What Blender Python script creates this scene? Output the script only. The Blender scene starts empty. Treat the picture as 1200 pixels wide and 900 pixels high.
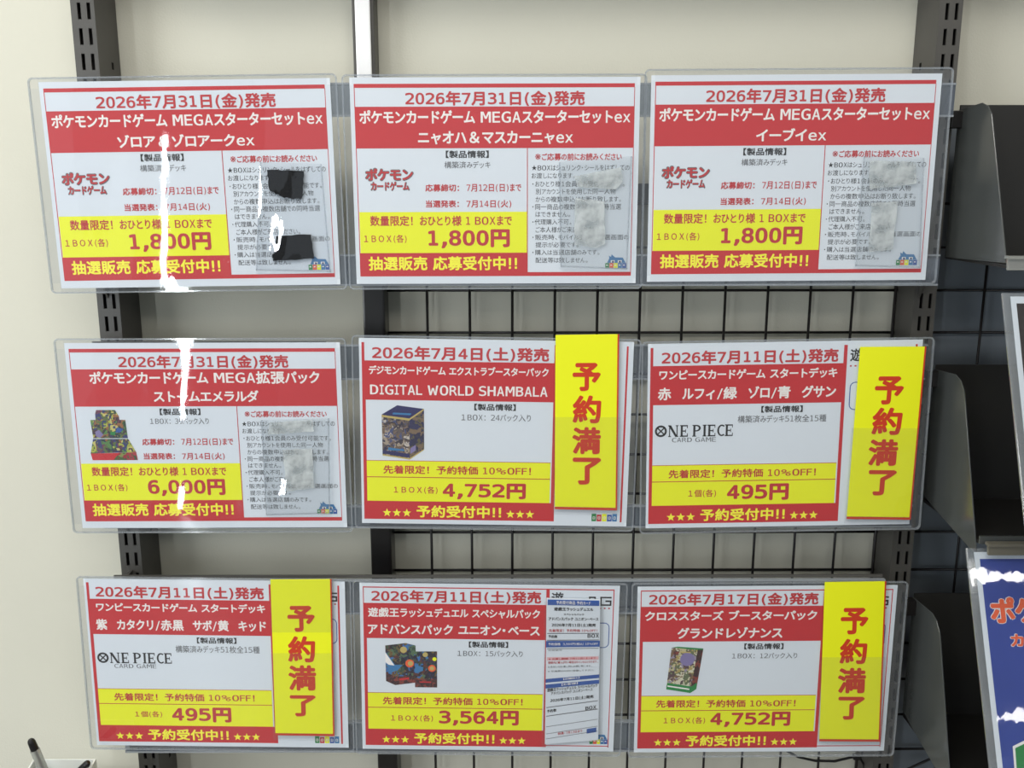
import bpy, bmesh, math, random
from mathutils import Vector, Matrix
random.seed(7)
SC = bpy.context.scene
C = SC.collection
def lin(r, g, b):
    f = lambda c: (c/255/12.92) if c/255 <= .04045 else ((c/255+.055)/1.055)**2.4
    return (f(r), f(g), f(b), 1)

# ------------------------------------------------------------------ camera
FP, PITCH, YAW = 1061.8, -.1987, -.0034          # focal length in pixels of a 1200 px wide frame
CAM = Vector((.0087, -.9674, .1765))
cd = bpy.data.cameras.new('camera'); cam = bpy.data.objects.new('camera', cd); C.objects.link(cam)
cd.sensor_fit = 'HORIZONTAL'; cd.sensor_width = 36; cd.lens = FP/1200*36; cd.clip_start = .02
cam.location = CAM; cam.rotation_euler = (math.pi/2+PITCH, 0, YAW)
SC.camera = cam
# ------------------------------------------------------------------ world, lights, exposure
w = bpy.data.worlds.new('shop_interior'); SC.world = w; w.use_nodes = True
w.node_tree.nodes['Background'].inputs[0].default_value = (.80, .90, 1.0, 1)
w.node_tree.nodes['Background'].inputs[1].default_value = .30
def area(name, loc, target, sx, sy, power, col):
    l = bpy.data.lights.new(name, 'AREA'); l.shape = 'RECTANGLE'; l.size = sx; l.size_y = sy
    l.energy = power; l.color = col
    o = bpy.data.objects.new(name, l); C.objects.link(o); o.location = loc
    o.rotation_euler = (Vector(target)-Vector(loc)).to_track_quat('-Z', 'Y').to_euler()
    return o
area('ceiling_light', (-.35, -1.25, 1.66), (0, .1, 0), 2.4, .35, 26, (1, .97, .92))
area('ceiling_light', (.6, -3.4, 1.66), (0, .1, -.1), 3.0, .35, 16, (1, .97, .92))
area('ceiling_light', (3.75, -4.3, 1.70), (3.75, -4.3, 0), 2.2, .15, 13, (1, .97, .92))
area('ceiling_light', (5.75, -7.2, 1.70), (5.75, -7.2, 0), 3.0, .26, 26, (1, .97, .92))
area('window_daylight', (-2.2, -1.5, .35), (-.5, .1, 0), 1.3, 1.6, 26, (.93, .97, 1))
SC.view_settings.view_transform = 'Standard'; SC.view_settings.look = 'None'
SC.view_settings.gamma = 1; SC.view_settings.use_curve_mapping = False
SC.view_settings.exposure = 0.30

# ------------------------------------------------------------------ materials
MATS = {}
def bsdf(name, col, rough=.5, metal=0, spec=.5, noise=None, bump=None, coat=0):
    m = bpy.data.materials.new(name); m.use_nodes = True; nt = m.node_tree
    b = nt.nodes['Principled BSDF']
    b.inputs['Base Color'].default_value = col; b.inputs['Roughness'].default_value = rough
    b.inputs['Metallic'].default_value = metal; b.inputs['Specular IOR Level'].default_value = spec
    b.inputs['Coat Weight'].default_value = coat
    tc = nt.nodes.new('ShaderNodeTexCoord')
    if noise:
        sc, amt = noise
        n = nt.nodes.new('ShaderNodeTexNoise'); n.inputs['Scale'].default_value = sc; n.inputs['Detail'].default_value = 5
        r = nt.nodes.new('ShaderNodeMapRange'); r.inputs[3].default_value = 1-amt; r.inputs[4].default_value = 1+amt
        mx = nt.nodes.new('ShaderNodeMix'); mx.data_type = 'RGBA'; mx.blend_type = 'MULTIPLY'; mx.inputs[0].default_value = 1
        mx.inputs[6].default_value = col
        nt.links.new(tc.outputs['Object'], n.inputs['Vector']); nt.links.new(n.outputs[0], r.inputs[0])
        nt.links.new(r.outputs[0], mx.inputs[7]); nt.links.new(mx.outputs[2], b.inputs['Base Color'])
    if bump:
        sc, st = bump
        n = nt.nodes.new('ShaderNodeTexNoise'); n.inputs['Scale'].default_value = sc; n.inputs['Detail'].default_value = 4
        bp_ = nt.nodes.new('ShaderNodeBump'); bp_.inputs['Strength'].default_value = st; bp_.inputs['Distance'].default_value = .001
        nt.links.new(tc.outputs['Object'], n.inputs['Vector']); nt.links.new(n.outputs[0], bp_.inputs['Height'])
        nt.links.new(bp_.outputs[0], b.inputs['Normal'])
    MATS[name] = m; return m
def film(name, tint, haze, gloss, rough=.03, wr=None, hazecol=(.8, .85, .9, 1), mottle=None):
    """clear plastic: light passes straight through, a little haze, Fresnel gloss on top"""
    m = bpy.data.materials.new(name); m.use_nodes = True; nt = m.node_tree; N = nt.nodes; L = nt.links
    N.remove(N['Principled BSDF']); out = N['Material Output']
    tr = N.new('ShaderNodeBsdfTransparent'); tr.inputs[0].default_value = tint
    df = N.new('ShaderNodeBsdfDiffuse'); df.inputs[0].default_value = hazecol
    gl = N.new('ShaderNodeBsdfGlossy'); gl.inputs['Roughness'].default_value = rough; gl.inputs[0].default_value = (1, 1, 1, 1)
    m1 = N.new('ShaderNodeMixShader'); m1.inputs[0].default_value = haze
    L.new(tr.outputs[0], m1.inputs[1]); L.new(df.outputs[0], m1.inputs[2])
    if mottle:
        tn = N.new('ShaderNodeTexCoord'); nn = N.new('ShaderNodeTexNoise'); nn.inputs['Scale'].default_value = mottle; nn.inputs['Detail'].default_value = 3
        rr = N.new('ShaderNodeMapRange'); rr.inputs[1].default_value = .36; rr.inputs[2].default_value = .62; rr.inputs[3].default_value = haze*.25; rr.inputs[4].default_value = haze*1.5
        L.new(tn.outputs['Object'], nn.inputs['Vector']); L.new(nn.outputs[0], rr.inputs[0]); L.new(rr.outputs[0], m1.inputs[0])
    fr = N.new('ShaderNodeLayerWeight'); fr.inputs[0].default_value = .5      # Schlick's curve, the same from both sides
    pw = N.new('ShaderNodeMath'); pw.operation = 'POWER'; pw.inputs[1].default_value = 5; L.new(fr.outputs['Facing'], pw.inputs[0])
    mu = N.new('ShaderNodeMath'); mu.operation = 'MULTIPLY_ADD'; mu.inputs[1].default_value = .7; mu.inputs[2].default_value = .045*gloss
    L.new(pw.outputs[0], mu.inputs[0])
    m2 = N.new('ShaderNodeMixShader'); L.new(mu.outputs[0], m2.inputs[0]); L.new(m1.outputs[0], m2.inputs[1]); L.new(gl.outputs[0], m2.inputs[2])
    L.new(m2.outputs[0], out.inputs[0])
    if wr:
        sx, sz, st, dist = wr
        tc = N.new('ShaderNodeTexCoord'); mp = N.new('ShaderNodeMapping'); mp.inputs['Scale'].default_value = (sx, 1, sz)
        n = N.new('ShaderNodeTexNoise'); n.inputs['Scale'].default_value = 1; n.inputs['Detail'].default_value = 2.6; n.inputs['Roughness'].default_value = .5
        b = N.new('ShaderNodeBump'); b.inputs['Strength'].default_value = st; b.inputs['Distance'].default_value = dist
        L.new(tc.outputs['Object'], mp.inputs[0]); L.new(mp.outputs[0], n.inputs['Vector']); L.new(n.outputs[0], b.inputs['Height'])
        L.new(b.outputs[0], gl.inputs['Normal'])
    MATS[name] = m; return m
def art(name, cols, scale, seed):
    """printed picture: colour patches"""
    m = bpy.data.materials.new(name); m.use_nodes = True; nt = m.node_tree; N = nt.nodes; L = nt.links
    b = N['Principled BSDF']; b.inputs['Roughness'].default_value = .6
    tc = N.new('ShaderNodeTexCoord'); mp = N.new('ShaderNodeMapping'); mp.inputs['Location'].default_value = (seed, seed*2, seed*3)
    wn = N.new('ShaderNodeTexNoise'); wn.inputs['Scale'].default_value = scale*.8
    vm = N.new('ShaderNodeVectorMath'); vm.operation = 'SCALE'; vm.inputs[3].default_value = .03
    va = N.new('ShaderNodeVectorMath'); va.operation = 'ADD'
    v = N.new('ShaderNodeTexVoronoi'); v.inputs['Scale'].default_value = scale
    r = N.new('ShaderNodeValToRGB'); r.color_ramp.interpolation = 'CONSTANT'
    sp = N.new('ShaderNodeSeparateColor')
    for i, c in enumerate(cols):
        e = r.color_ramp.elements[0] if i == 0 else r.color_ramp.elements.new(i/len(cols))
        e.position = i/len(cols); e.color = lin(*c)
    r.color_ramp.elements.remove(r.color_ramp.elements[-1]) if len(r.color_ramp.elements) > len(cols) else None
    L.new(tc.outputs['Object'], mp.inputs[0]); L.new(mp.outputs[0], wn.inputs['Vector']); L.new(wn.outputs['Color'], vm.inputs[0])
    L.new(mp.outputs[0], va.inputs[0]); L.new(vm.outputs[0], va.inputs[1]); L.new(va.outputs[0], v.inputs['Vector'])
    L.new(v.outputs['Color'], sp.inputs[0]); L.new(sp.outputs[0], r.inputs[0]); L.new(r.outputs[0], b.inputs['Base Color'])
    MATS[name] = m; return m
bsdf('wall', lin(211, 209, 194), .8, noise=(3, .03), bump=(500, .25))
bsdf('bay_shade', lin(122, 130, 138), .6, noise=(20, .05))  # grey of an added sheet, stands in for shade behind the racks
bsdf('steel', lin(78, 76, 72), .42, .0, .5, noise=(60, .06), bump=(900, .15))
bsdf('black_steel', lin(26, 23, 22), .28, .0, .6, noise=(40, .08))
bsdf('rack_steel', lin(38, 37, 35), .42, .0, .45, noise=(40, .08), bump=(900, .1))
bsdf('rack_side', lin(74, 77, 76), .16, .0, .9, noise=(25, .05))
bsdf('wire', lin(24, 20, 20), .4, .0, .5)
bsdf('hollow', lin(22, 18, 18), .9)
bsdf('strip_glare', (.97, .97, .97, 1), .12, 0, 1.0)  # white stands in for overhead light reflected in glossy metal
bsdf('shelf_board', lin(150, 146, 138), .6, noise=(20, .05))
bsdf('paper', lin(218, 225, 232), .7, noise=(120, .008), bump=(700, .06))
bsdf('paper_inner', lin(205, 214, 216), .7)
bsdf('red', lin(196, 42, 48), .6)
bsdf('red_text', lin(190, 48, 52), .6)
bsdf('yellow', lin(236, 240, 22), .6)
bsdf('yellow_text', lin(250, 244, 60), .6)
bsdf('white_text', lin(240, 236, 232), .6)
bsdf('black_text', lin(42, 42, 44), .6)
bsdf('grey_text', lin(104, 106, 110), .6)
bsdf('yellow_card', lin(240, 244, 18), .6, noise=(300, .01))
bsdf('tag_red', lin(204, 58, 28), .6)
bsdf('blue_print', lin(52, 88, 160), .6)
bsdf('teal', lin(58, 120, 170), .6)
bsdf('green', lin(36, 132, 66), .6)
bsdf('orange', lin(232, 96, 52), .5)
bsdf('gold', lin(190, 170, 100), .6)
bsdf('purple', lin(130, 120, 165), .6)
bsdf('navy', lin(44, 42, 92), .6)
bsdf('pink_print', lin(226, 180, 184), .6)
bsdf('poster_blue', lin(44, 66, 150), .5, noise=(14, .18))
bsdf('poster_black', lin(34, 26, 26), .5, noise=(20, .3))
bsdf('tape', lin(9, 9, 12), .8, 0, .12, bump=(180, .9))
bsdf('white_sticker', lin(222, 228, 226), .6, noise=(50, .05), bump=(160, .5))
bsdf('white_plastic', lin(226, 228, 222), .35)
bsdf('black_plastic', lin(20, 18, 18), .3)
bsdf('cable', lin(24, 24, 24), .5)
bsdf('lens_glow', (1, 1, 1, 1), .5)
film('clear_film', (.975, .98, .985, 1), .02, 1.0, .02, (9, 7, .3, .0002))
film('wrinkled_film', (.965, .972, .98, 1), .025, 1.3, .035, (26, 13, .8, .00028))
film('case_back', (.90, .905, .915, 1), .05, .7)
film('case_rim', (.84, .86, .875, 1), .16, 2.0, .08, None, (.8, .84, .88, 1))
film('rail_clear', (.60, .64, .70, 1), .10, 1.6, .04, (60, 4, .3, .0004), (.5, .56, .66, 1))
film('rail_lip', (.55, .58, .6, 1), .35, 3, .1)
film('pocket_film', (.955, .96, .965, 1), .02, 1.4, .03, (30, 30, .5, .0004))
film('pouch_film', (.93, .94, .945, 1), .05, 1.6, .03, (34, 26, .7, .0006), (.6, .64, .66, 1))
film('pouch_shiny', (.94, .95, .96, 1), .012, 1.6, .02, (30, 12, .9, .0005))
film('milky_patch', (.92, .93, .92, 1), .38, 1.2, .1, (30, 30, .5, .0004), (.95, .98, .98, 1), 60)
film('clear_clip', (.7, .72, .7, 1), .35, 2, .05, None, (.6, .6, .55, 1))
art('art_display', [(92, 110, 60), (170, 176, 70), (60, 84, 52), (150, 100, 60), (112, 60, 84), (40, 60, 60), (200, 190, 110), (54, 60, 110), (86, 130, 70), (70, 50, 60)], 170, 1.3)
art('art_redgreen', [(150, 40, 52), (70, 96, 50), (160, 44, 54), (130, 140, 70), (60, 80, 50)], 150, 2.1)
art('art_navybox', [(120, 100, 90), (60, 52, 60), (160, 146, 130), (40, 40, 66), (96, 84, 80), (190, 180, 170), (70, 80, 120), (110, 90, 70)], 190, 3.7)
art('art_navyside', [(38, 40, 80), (50, 48, 84), (120, 100, 80), (44, 42, 70), (90, 84, 60)], 150, 4.4)
art('art_dark', [(40, 40, 70), (60, 80, 60), (30, 30, 44), (54, 110, 170), (110, 90, 50), (46, 36, 44), (84, 110, 80), (90, 50, 44)], 170, 5.2)
art('art_brown', [(90, 50, 50), (60, 36, 40), (130, 60, 50), (70, 44, 40)], 170, 6.2)
art('art_cream', [(190, 180, 140), (120, 96, 70), (208, 204, 180), (86, 66, 70), (150, 140, 160), (170, 150, 90), (100, 110, 80)], 180, 7.9)
art('art_flame', [(200, 60, 40), (60, 30, 30), (230, 120, 60), (120, 40, 36)], 60, 8.8)
M = MATS

# ------------------------------------------------------------------ helpers
def tag(o, label=None, cat=None, group=None, kind=None):
    if label: o['label'] = label
    if cat: o['category'] = cat
    if group: o['group'] = group
    if kind: o['kind'] = kind
    return o
def empty(name, loc=(0, 0, 0), ry=0, label=None, cat=None, group=None):
    o = bpy.data.objects.new(name, None); C.objects.link(o); o.empty_display_size = .02
    o.location = loc; o.rotation_euler = (0, ry, 0)
    return tag(o, label, cat, group)
class MB:
    """collects polygons with a material slot each and links them as one mesh object"""
    def __init__(s): s.v = []; s.f = []; s.m = []; s.mats = []
    def slot(s, mat):
        if mat not in s.mats: s.mats.append(mat)
        return s.mats.index(mat)
    def poly(s, pts, mat):
        b = len(s.v); s.v += [tuple(p) for p in pts]; s.f.append(tuple(range(b, b+len(pts)))); s.m.append(s.slot(mat))
    def box(s, lo, hi, mat):
        (a, b, c), (d, e, f) = lo, hi
        P = [(a, b, c), (d, b, c), (d, e, c), (a, e, c), (a, b, f), (d, b, f), (d, e, f), (a, e, f)]
        n = len(s.v); s.v += P; k = s.slot(mat)
        for q in ((0, 3, 2, 1), (4, 5, 6, 7), (0, 1, 5, 4), (1, 2, 6, 5), (2, 3, 7, 6), (3, 0, 4, 7)):
            s.f.append(tuple(n+i for i in q)); s.m.append(k)
    def prism(s, pts, off, mat):
        n = len(pts); b = len(s.v); off = Vector(off)
        s.v += [tuple(p) for p in pts] + [tuple(Vector(p)+off) for p in pts]; k = s.slot(mat)
        s.f.append(tuple(b+i for i in range(n))[::-1]); s.f.append(tuple(b+n+i for i in range(n)))
        for i in range(n):
            j = (i+1) % n; s.f.append((b+i, b+j, b+n+j, b+n+i))
        s.m += [k]*(n+2)
    def tube(s, pts, r, mat, seg=8):
        pts = [Vector(p) for p in pts]; k = s.slot(mat); rings = []
        for i, p in enumerate(pts):
            d = (pts[min(i+1, len(pts)-1)]-pts[max(i-1, 0)]).normalized()
            u = d.cross(Vector((0, 0, 1))) if abs(d.z) < .9 else d.cross(Vector((0, 1, 0)))
            u.normalize(); v = d.cross(u); rr = r[i] if isinstance(r, (list, tuple)) else r
            b = len(s.v); s.v += [tuple(p+u*math.cos(2*math.pi*j/seg)*rr+v*math.sin(2*math.pi*j/seg)*rr) for j in range(seg)]; rings.append(b)
        for a, b in zip(rings, rings[1:]):
            for j in range(seg):
                q = (j+1) % seg; s.f.append((a+j, a+q, b+q, b+j)); s.m.append(k)
        s.f.append(tuple(rings[0]+j for j in range(seg))[::-1]); s.m.append(k)
        s.f.append(tuple(rings[-1]+j for j in range(seg))); s.m.append(k)
    def build(s, name, parent=None, bevel=0, smooth=False, **kw):
        me = bpy.data.meshes.new(name); me.from_pydata(s.v, [], s.f)
        for m in s.mats: me.materials.append(M[m])
        me.polygons.foreach_set('material_index', s.m)
        bm = bmesh.new(); bm.from_mesh(me); bmesh.ops.recalc_face_normals(bm, faces=bm.faces); bm.to_mesh(me); bm.free()
        if smooth: me.shade_smooth()
        o = bpy.data.objects.new(name, me); C.objects.link(o); o.parent = parent
        if bevel:
            b = o.modifiers.new('bevel', 'BEVEL'); b.width = bevel; b.segments = 2; b.limit_method = 'ANGLE'
        return tag(o, **kw)
# flat print lives in sheet millimetres: u to the right, v down from the sheet's top left corner
SW, SH = 297., 210.
class Print(MB):
    def __init__(s, lift=.1, W=SW, H=SH): super().__init__(); s.l = lift; s.W = W; s.H = H
    def P(s, u, v, l=None): return ((u-s.W/2)/1000, -(s.l if l is None else l)/1000, (s.H-v)/1000)
    def rect(s, u0, v0, u1, v1, mat, l=None): s.poly([s.P(u0, v1, l), s.P(u1, v1, l), s.P(u1, v0, l), s.P(u0, v0, l)], mat)
    def pg(s, pts, mat, l=None):
        P_ = [s.P(u, v, l) for u, v in pts]
        a = sum(P_[i][0]*P_[(i+1) % len(P_)][2]-P_[(i+1) % len(P_)][0]*P_[i][2] for i in range(len(P_)))
        s.poly(P_ if a > 0 else P_[::-1], mat)
    def frame(s, u0, v0, u1, v1, t, mat, l=None):
        s.rect(u0, v0, u1, v0+t, mat, l); s.rect(u0, v1-t, u1, v1, mat, l); s.rect(u0, v0, u0+t, v1, mat, l); s.rect(u1-t, v0, u1, v1, mat, l)
    def rframe(s, u0, v0, u1, v1, r, t, mat, l=None):
        o = rrect(u0, v0, u1, v1, r); i = rrect(u0+t, v0+t, u1-t, v1-t, max(r-t, .1))
        for k in range(len(o)):
            j = (k+1) % len(o); s.pg([o[k], o[j], i[j], i[k]], mat, l)
    def disc(s, u, v, r, mat, l=None, ri=0, n=20):
        for k in range(n):
            a, b = 2*math.pi*k/n, 2*math.pi*(k+1)/n
            o = [(u+r*math.cos(a), v+r*math.sin(a)), (u+r*math.cos(b), v+r*math.sin(b))]
            s.pg(o+([(u+ri*math.cos(b), v+ri*math.sin(b)), (u+ri*math.cos(a), v+ri*math.sin(a))] if ri else [(u, v)]), mat, l)
    def star(s, u, v, r, mat, l=None):
        p = [(u+(r if k % 2 == 0 else r*.42)*math.sin(k*math.pi/5), v-(r if k % 2 == 0 else r*.42)*math.cos(k*math.pi/5)) for k in range(10)]
        for k in range(0, 10, 2): s.pg([p[k-1], p[k], p[k+1], (u, v)], mat, l)
    def text(s, body, box, mat, bold=0, l=None, skew=0):
        V, F, (x0, y0, x1, y1) = glyphs(body, bold); u0, v0, u1, v1 = box; b = len(s.v); k = s.slot(mat)
        for x, y, z in V:
            fx = (x-x0)/(x1-x0); s.v.append(s.P(u0+fx*(u1-u0), v1-(y-y0)/(y1-y0)*(v1-v0)-skew*fx, (s.l if l is None else l)+z*.008))
        for f in F: s.f.append(tuple(b+i for i in f)); s.m.append(k)
def rrect(u0, v0, u1, v1, r, n=4):
    out = []
    for cx, cy, a0 in ((u1-r, v0+r, -90), (u1-r, v1-r, 0), (u0+r, v1-r, 90), (u0+r, v0+r, 180)):
        for k in range(n+1):
            a = math.radians(a0+90*k/n); out.append((cx+r*math.cos(a), cy+r*math.sin(a)))
    return out
LATIN = {   # letter shapes for the print: advance, x y pairs, faces (thousandths of an em)
'A':[684,[342,642,236,269,447,269,281,729,403,729,629,0,526,0,471,190,212,190,158,0,55,0],[[10,0,3],[0,4,3],[0,5,4],[10,1,0],[2,5,0],[10,8,1],[8,2,1],[8,7,2],[7,5,2],[10,9,8],[6,5,7]]],
'B':[686,[175,348,175,81,317,81,407,89,466,111,500,151,511,210,499,272,464,315,404,340,317,348,175,648,175,428,315,428,390,435,440,456,469,491,479,544,470,591,441,624,390,642,315,648,55,729,317,729,438,717,527,681,582,622,600,544,591,484,561,438,513,407,445,390,523,369,582,329,619,271,631,200,611,113,552,51,454,13,317,0,55,0],[[40,11,22],[11,23,22],[11,24,23],[11,25,24],[11,21,25],[21,20,25],[20,26,25],[40,12,11],[19,26,20],[18,26,19],[18,27,26],[17,27,18],[16,27,17],[16,28,27],[15,28,16],[15,29,28],[14,29,15],[14,30,29],[13,30,14],[40,0,12],[0,13,12],[0,30,13],[0,31,30],[0,32,31],[0,10,32],[10,33,32],[40,1,0],[9,33,10],[8,33,9],[8,34,33],[7,34,8],[6,34,7],[6,35,34],[5,35,6],[5,36,35],[4,36,5],[4,37,36],[3,37,4],[2,37,3],[40,2,1],[40,37,2],[40,38,37],[40,39,38]]],
'C':[698,[642,26,593,8,543,-4,491,-12,435,-14,275,11,155,85,81,204,56,364,81,523,156,642,276,717,435,742,491,740,543,732,593,720,642,702,642,601,594,627,542,646,489,658,435,662,327,644,250,588,204,495,188,364,204,233,250,140,327,84,435,66,490,70,543,82,595,101,642,127],[[11,13,12],[11,14,13],[11,15,14],[11,16,15],[10,16,11],[10,21,16],[21,20,16],[20,19,16],[19,18,16],[18,17,16],[10,22,21],[10,23,22],[9,23,10],[9,24,23],[8,24,9],[8,25,24],[7,25,8],[7,26,25],[7,27,26],[6,27,7],[6,28,27],[32,0,33],[31,0,32],[5,28,6],[5,29,28],[30,0,31],[29,0,30],[5,0,29],[5,1,0],[4,1,5],[4,2,1],[4,3,2]]],
'D':[771,[262,81,406,96,499,142,550,228,567,364,550,500,500,587,407,633,262,648,197,648,197,81,264,729,463,707,601,640,682,527,709,364,682,202,601,89,463,22,264,0,62,0,62,729],[[20,9,21],[9,11,21],[9,12,11],[9,8,12],[8,13,12],[20,10,9],[7,13,8],[7,14,13],[6,14,7],[5,14,6],[5,15,14],[4,15,5],[3,15,4],[3,16,15],[2,16,3],[2,17,16],[1,17,2],[0,17,1],[0,18,17],[20,0,10],[20,18,0],[20,19,18]]],
'E':[632,[51,729,570,729,570,646,169,646,169,430,553,430,553,347,169,347,169,83,581,83,581,0,51,0],[[11,3,0],[3,1,0],[3,2,1],[11,4,3],[11,7,4],[7,5,4],[7,6,5],[11,8,7],[11,9,8],[11,10,9]]],
'F':[575,[46,729,529,729,529,646,158,646,158,431,494,431,494,348,158,348,158,0,46,0],[[9,3,0],[3,1,0],[3,2,1],[9,4,3],[9,7,4],[7,5,4],[7,6,5],[9,8,7]]],
'G':[775,[713,60,657,28,594,5,526,-9,452,-14,288,11,165,85,88,205,62,364,88,523,166,642,290,717,455,742,515,739,572,729,627,713,680,690,680,589,627,622,572,644,515,658,455,662,343,643,263,588,215,494,199,364,215,232,261,139,340,84,452,66,493,68,528,73,559,83,588,97,588,293,447,293,447,374,713,374],[[11,13,12],[11,14,13],[11,15,14],[10,15,11],[10,16,15],[10,21,16],[21,20,16],[20,19,16],[19,18,16],[18,17,16],[10,22,21],[10,23,22],[9,23,10],[9,24,23],[8,24,9],[8,25,24],[35,37,36],[35,34,37],[34,0,37],[7,25,8],[7,26,25],[33,0,34],[7,27,26],[6,27,7],[6,28,27],[32,0,33],[5,28,6],[5,29,28],[31,0,32],[30,0,31],[29,0,30],[5,0,29],[5,1,0],[5,2,1],[4,2,5],[4,3,2]]],
'H':[751,[60,729,194,729,194,430,557,430,557,729,691,729,691,0,557,0,557,347,194,347,194,0,60,0],[[11,1,0],[11,2,1],[3,5,4],[3,6,5],[11,9,2],[9,3,2],[9,8,3],[8,6,3],[11,10,9],[7,6,8]]],
'I':[421,[60,729,360,729,360,646,247,646,247,83,360,83,360,0,60,0,60,83,174,83,174,646,60,646],[[11,1,0],[11,2,1],[10,2,11],[9,3,10],[3,2,10],[9,4,3],[7,9,8],[7,4,9],[7,5,4],[7,6,5]]],
'K':[693,[55,729,164,729,164,405,502,729,628,729,318,431,638,0,507,0,246,365,164,285,164,0,55,0],[[11,1,0],[11,2,1],[2,4,3],[2,5,4],[2,8,5],[8,6,5],[11,9,2],[9,8,2],[7,6,8],[11,10,9]]],
'L':[557,[45,729,147,729,147,83,512,83,512,0,45,0],[[5,1,0],[5,2,1],[5,3,2],[5,4,3]]],
'M':[843,[67,729,248,729,420,358,594,729,776,729,776,0,651,0,651,644,473,260,370,260,192,644,192,0,67,0],[[12,10,0],[10,1,0],[10,2,1],[2,7,3],[7,4,3],[7,5,4],[12,11,10],[9,2,10],[2,8,7],[6,5,7],[9,8,2]]],
'N':[748,[60,729,228,729,560,129,560,729,688,729,688,0,520,0,188,600,188,0,60,0],[[9,7,0],[7,1,0],[7,2,1],[2,4,3],[2,5,4],[9,8,7],[6,2,7],[6,5,2]]],
'O':[787,[584,364,573,501,540,593,481,645,393,662,306,645,247,593,214,501,203,364,214,226,247,135,306,83,393,66,481,83,540,135,573,226,724,364,704,198,642,80,539,9,393,-14,247,9,144,79,83,197,63,364,83,530,145,648,248,719,393,742,539,719,642,648,704,530],[[27,29,28],[26,29,27],[26,4,29],[4,30,29],[26,5,4],[3,30,4],[25,5,26],[3,31,30],[25,6,5],[2,31,3],[25,7,6],[1,31,2],[24,7,25],[1,16,31],[24,8,7],[0,16,1],[23,8,24],[23,9,8],[15,16,0],[15,17,16],[23,10,9],[14,17,15],[14,18,17],[22,10,23],[22,11,10],[13,18,14],[22,12,11],[12,18,13],[12,19,18],[21,12,22],[21,19,12],[21,20,19]]],
'P':[603,[157,648,157,374,282,374,349,383,399,410,431,453,442,511,431,569,400,612,349,639,282,648,48,729,282,729,400,715,486,674,537,605,555,511,538,417,486,348,400,307,282,293,157,293,157,0,48,0],[[23,0,11],[0,12,11],[0,13,12],[0,14,13],[0,10,14],[10,9,14],[9,15,14],[23,1,0],[8,15,9],[7,15,8],[7,16,15],[6,16,7],[5,16,6],[5,17,16],[4,17,5],[4,18,17],[3,18,4],[2,18,3],[23,21,1],[21,2,1],[21,18,2],[21,19,18],[21,20,19],[23,22,21]]],
'R':[695,[386,344,425,330,457,307,490,267,531,199,639,0,523,0,428,184,389,249,354,285,316,302,268,308,164,308,164,0,56,0,56,729,278,729,395,715,480,675,533,609,550,518,540,452,507,400,455,363,164,648,164,389,283,389,350,397,398,421,427,461,436,518,426,574,396,614,346,640,278,648],[[14,24,15],[24,16,15],[24,17,16],[24,18,17],[24,34,18],[34,33,18],[33,19,18],[14,25,24],[32,19,33],[31,19,32],[31,20,19],[30,20,31],[29,20,30],[29,21,20],[28,21,29],[28,22,21],[27,22,28],[27,23,22],[26,23,27],[14,12,25],[12,26,25],[12,23,26],[12,0,23],[12,1,0],[12,11,1],[11,2,1],[14,13,12],[10,2,11],[10,3,2],[9,3,10],[8,3,9],[8,4,3],[7,4,8],[7,5,4],[6,5,7]]],
'S':[684,[578,704,578,604,523,629,467,647,412,658,355,662,279,654,220,630,183,591,170,542,179,499,203,468,250,445,325,426,388,414,497,383,572,339,615,278,629,199,610,108,550,41,453,0,320,-14,257,-11,194,-3,130,11,66,30,66,135,133,104,196,83,258,70,320,66,402,74,463,99,501,139,514,193,505,241,479,276,431,302,357,321,292,333,184,362,111,402,69,457,55,527,75,615,135,683,229,727,349,742,402,740,458,733,516,721],[[47,49,48],[47,50,49],[47,51,50],[46,51,47],[46,0,51],[46,4,0],[4,3,0],[3,2,0],[2,1,0],[45,6,46],[6,5,46],[5,4,46],[45,7,6],[45,8,7],[44,8,45],[44,9,8],[44,10,9],[43,10,44],[43,11,10],[43,12,11],[42,12,43],[42,13,12],[42,14,13],[42,15,14],[41,15,42],[41,16,15],[40,16,41],[40,17,16],[39,17,40],[38,17,39],[37,17,38],[37,18,17],[36,18,37],[35,18,36],[35,19,18],[34,19,35],[33,19,34],[26,28,27],[33,20,19],[26,29,28],[32,20,33],[26,30,29],[31,20,32],[26,31,30],[26,20,31],[26,21,20],[25,21,26],[24,21,25],[24,22,21],[23,22,24]]],
'T':[616,[49,729,567,729,567,646,355,646,355,0,262,0,262,646,49,646],[[7,1,0],[7,2,1],[6,2,7],[5,3,6],[3,2,6],[5,4,3]]],
'W':[989,[79,729,212,729,308,137,423,529,565,529,681,136,777,729,910,729,760,0,631,0,494,433,358,0,229,0],[[12,1,0],[12,2,1],[5,7,6],[5,8,7],[2,10,3],[10,4,3],[10,5,4],[2,11,10],[9,5,10],[12,11,2],[9,8,5]]],
'X':[685,[88,729,192,729,350,454,510,729,615,729,400,386,630,0,526,0,350,314,160,0,55,0,295,386],[[11,1,0],[11,2,1],[2,4,3],[2,5,4],[11,5,2],[10,5,11],[10,8,5],[8,6,5],[10,9,8],[7,6,8]]],
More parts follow.
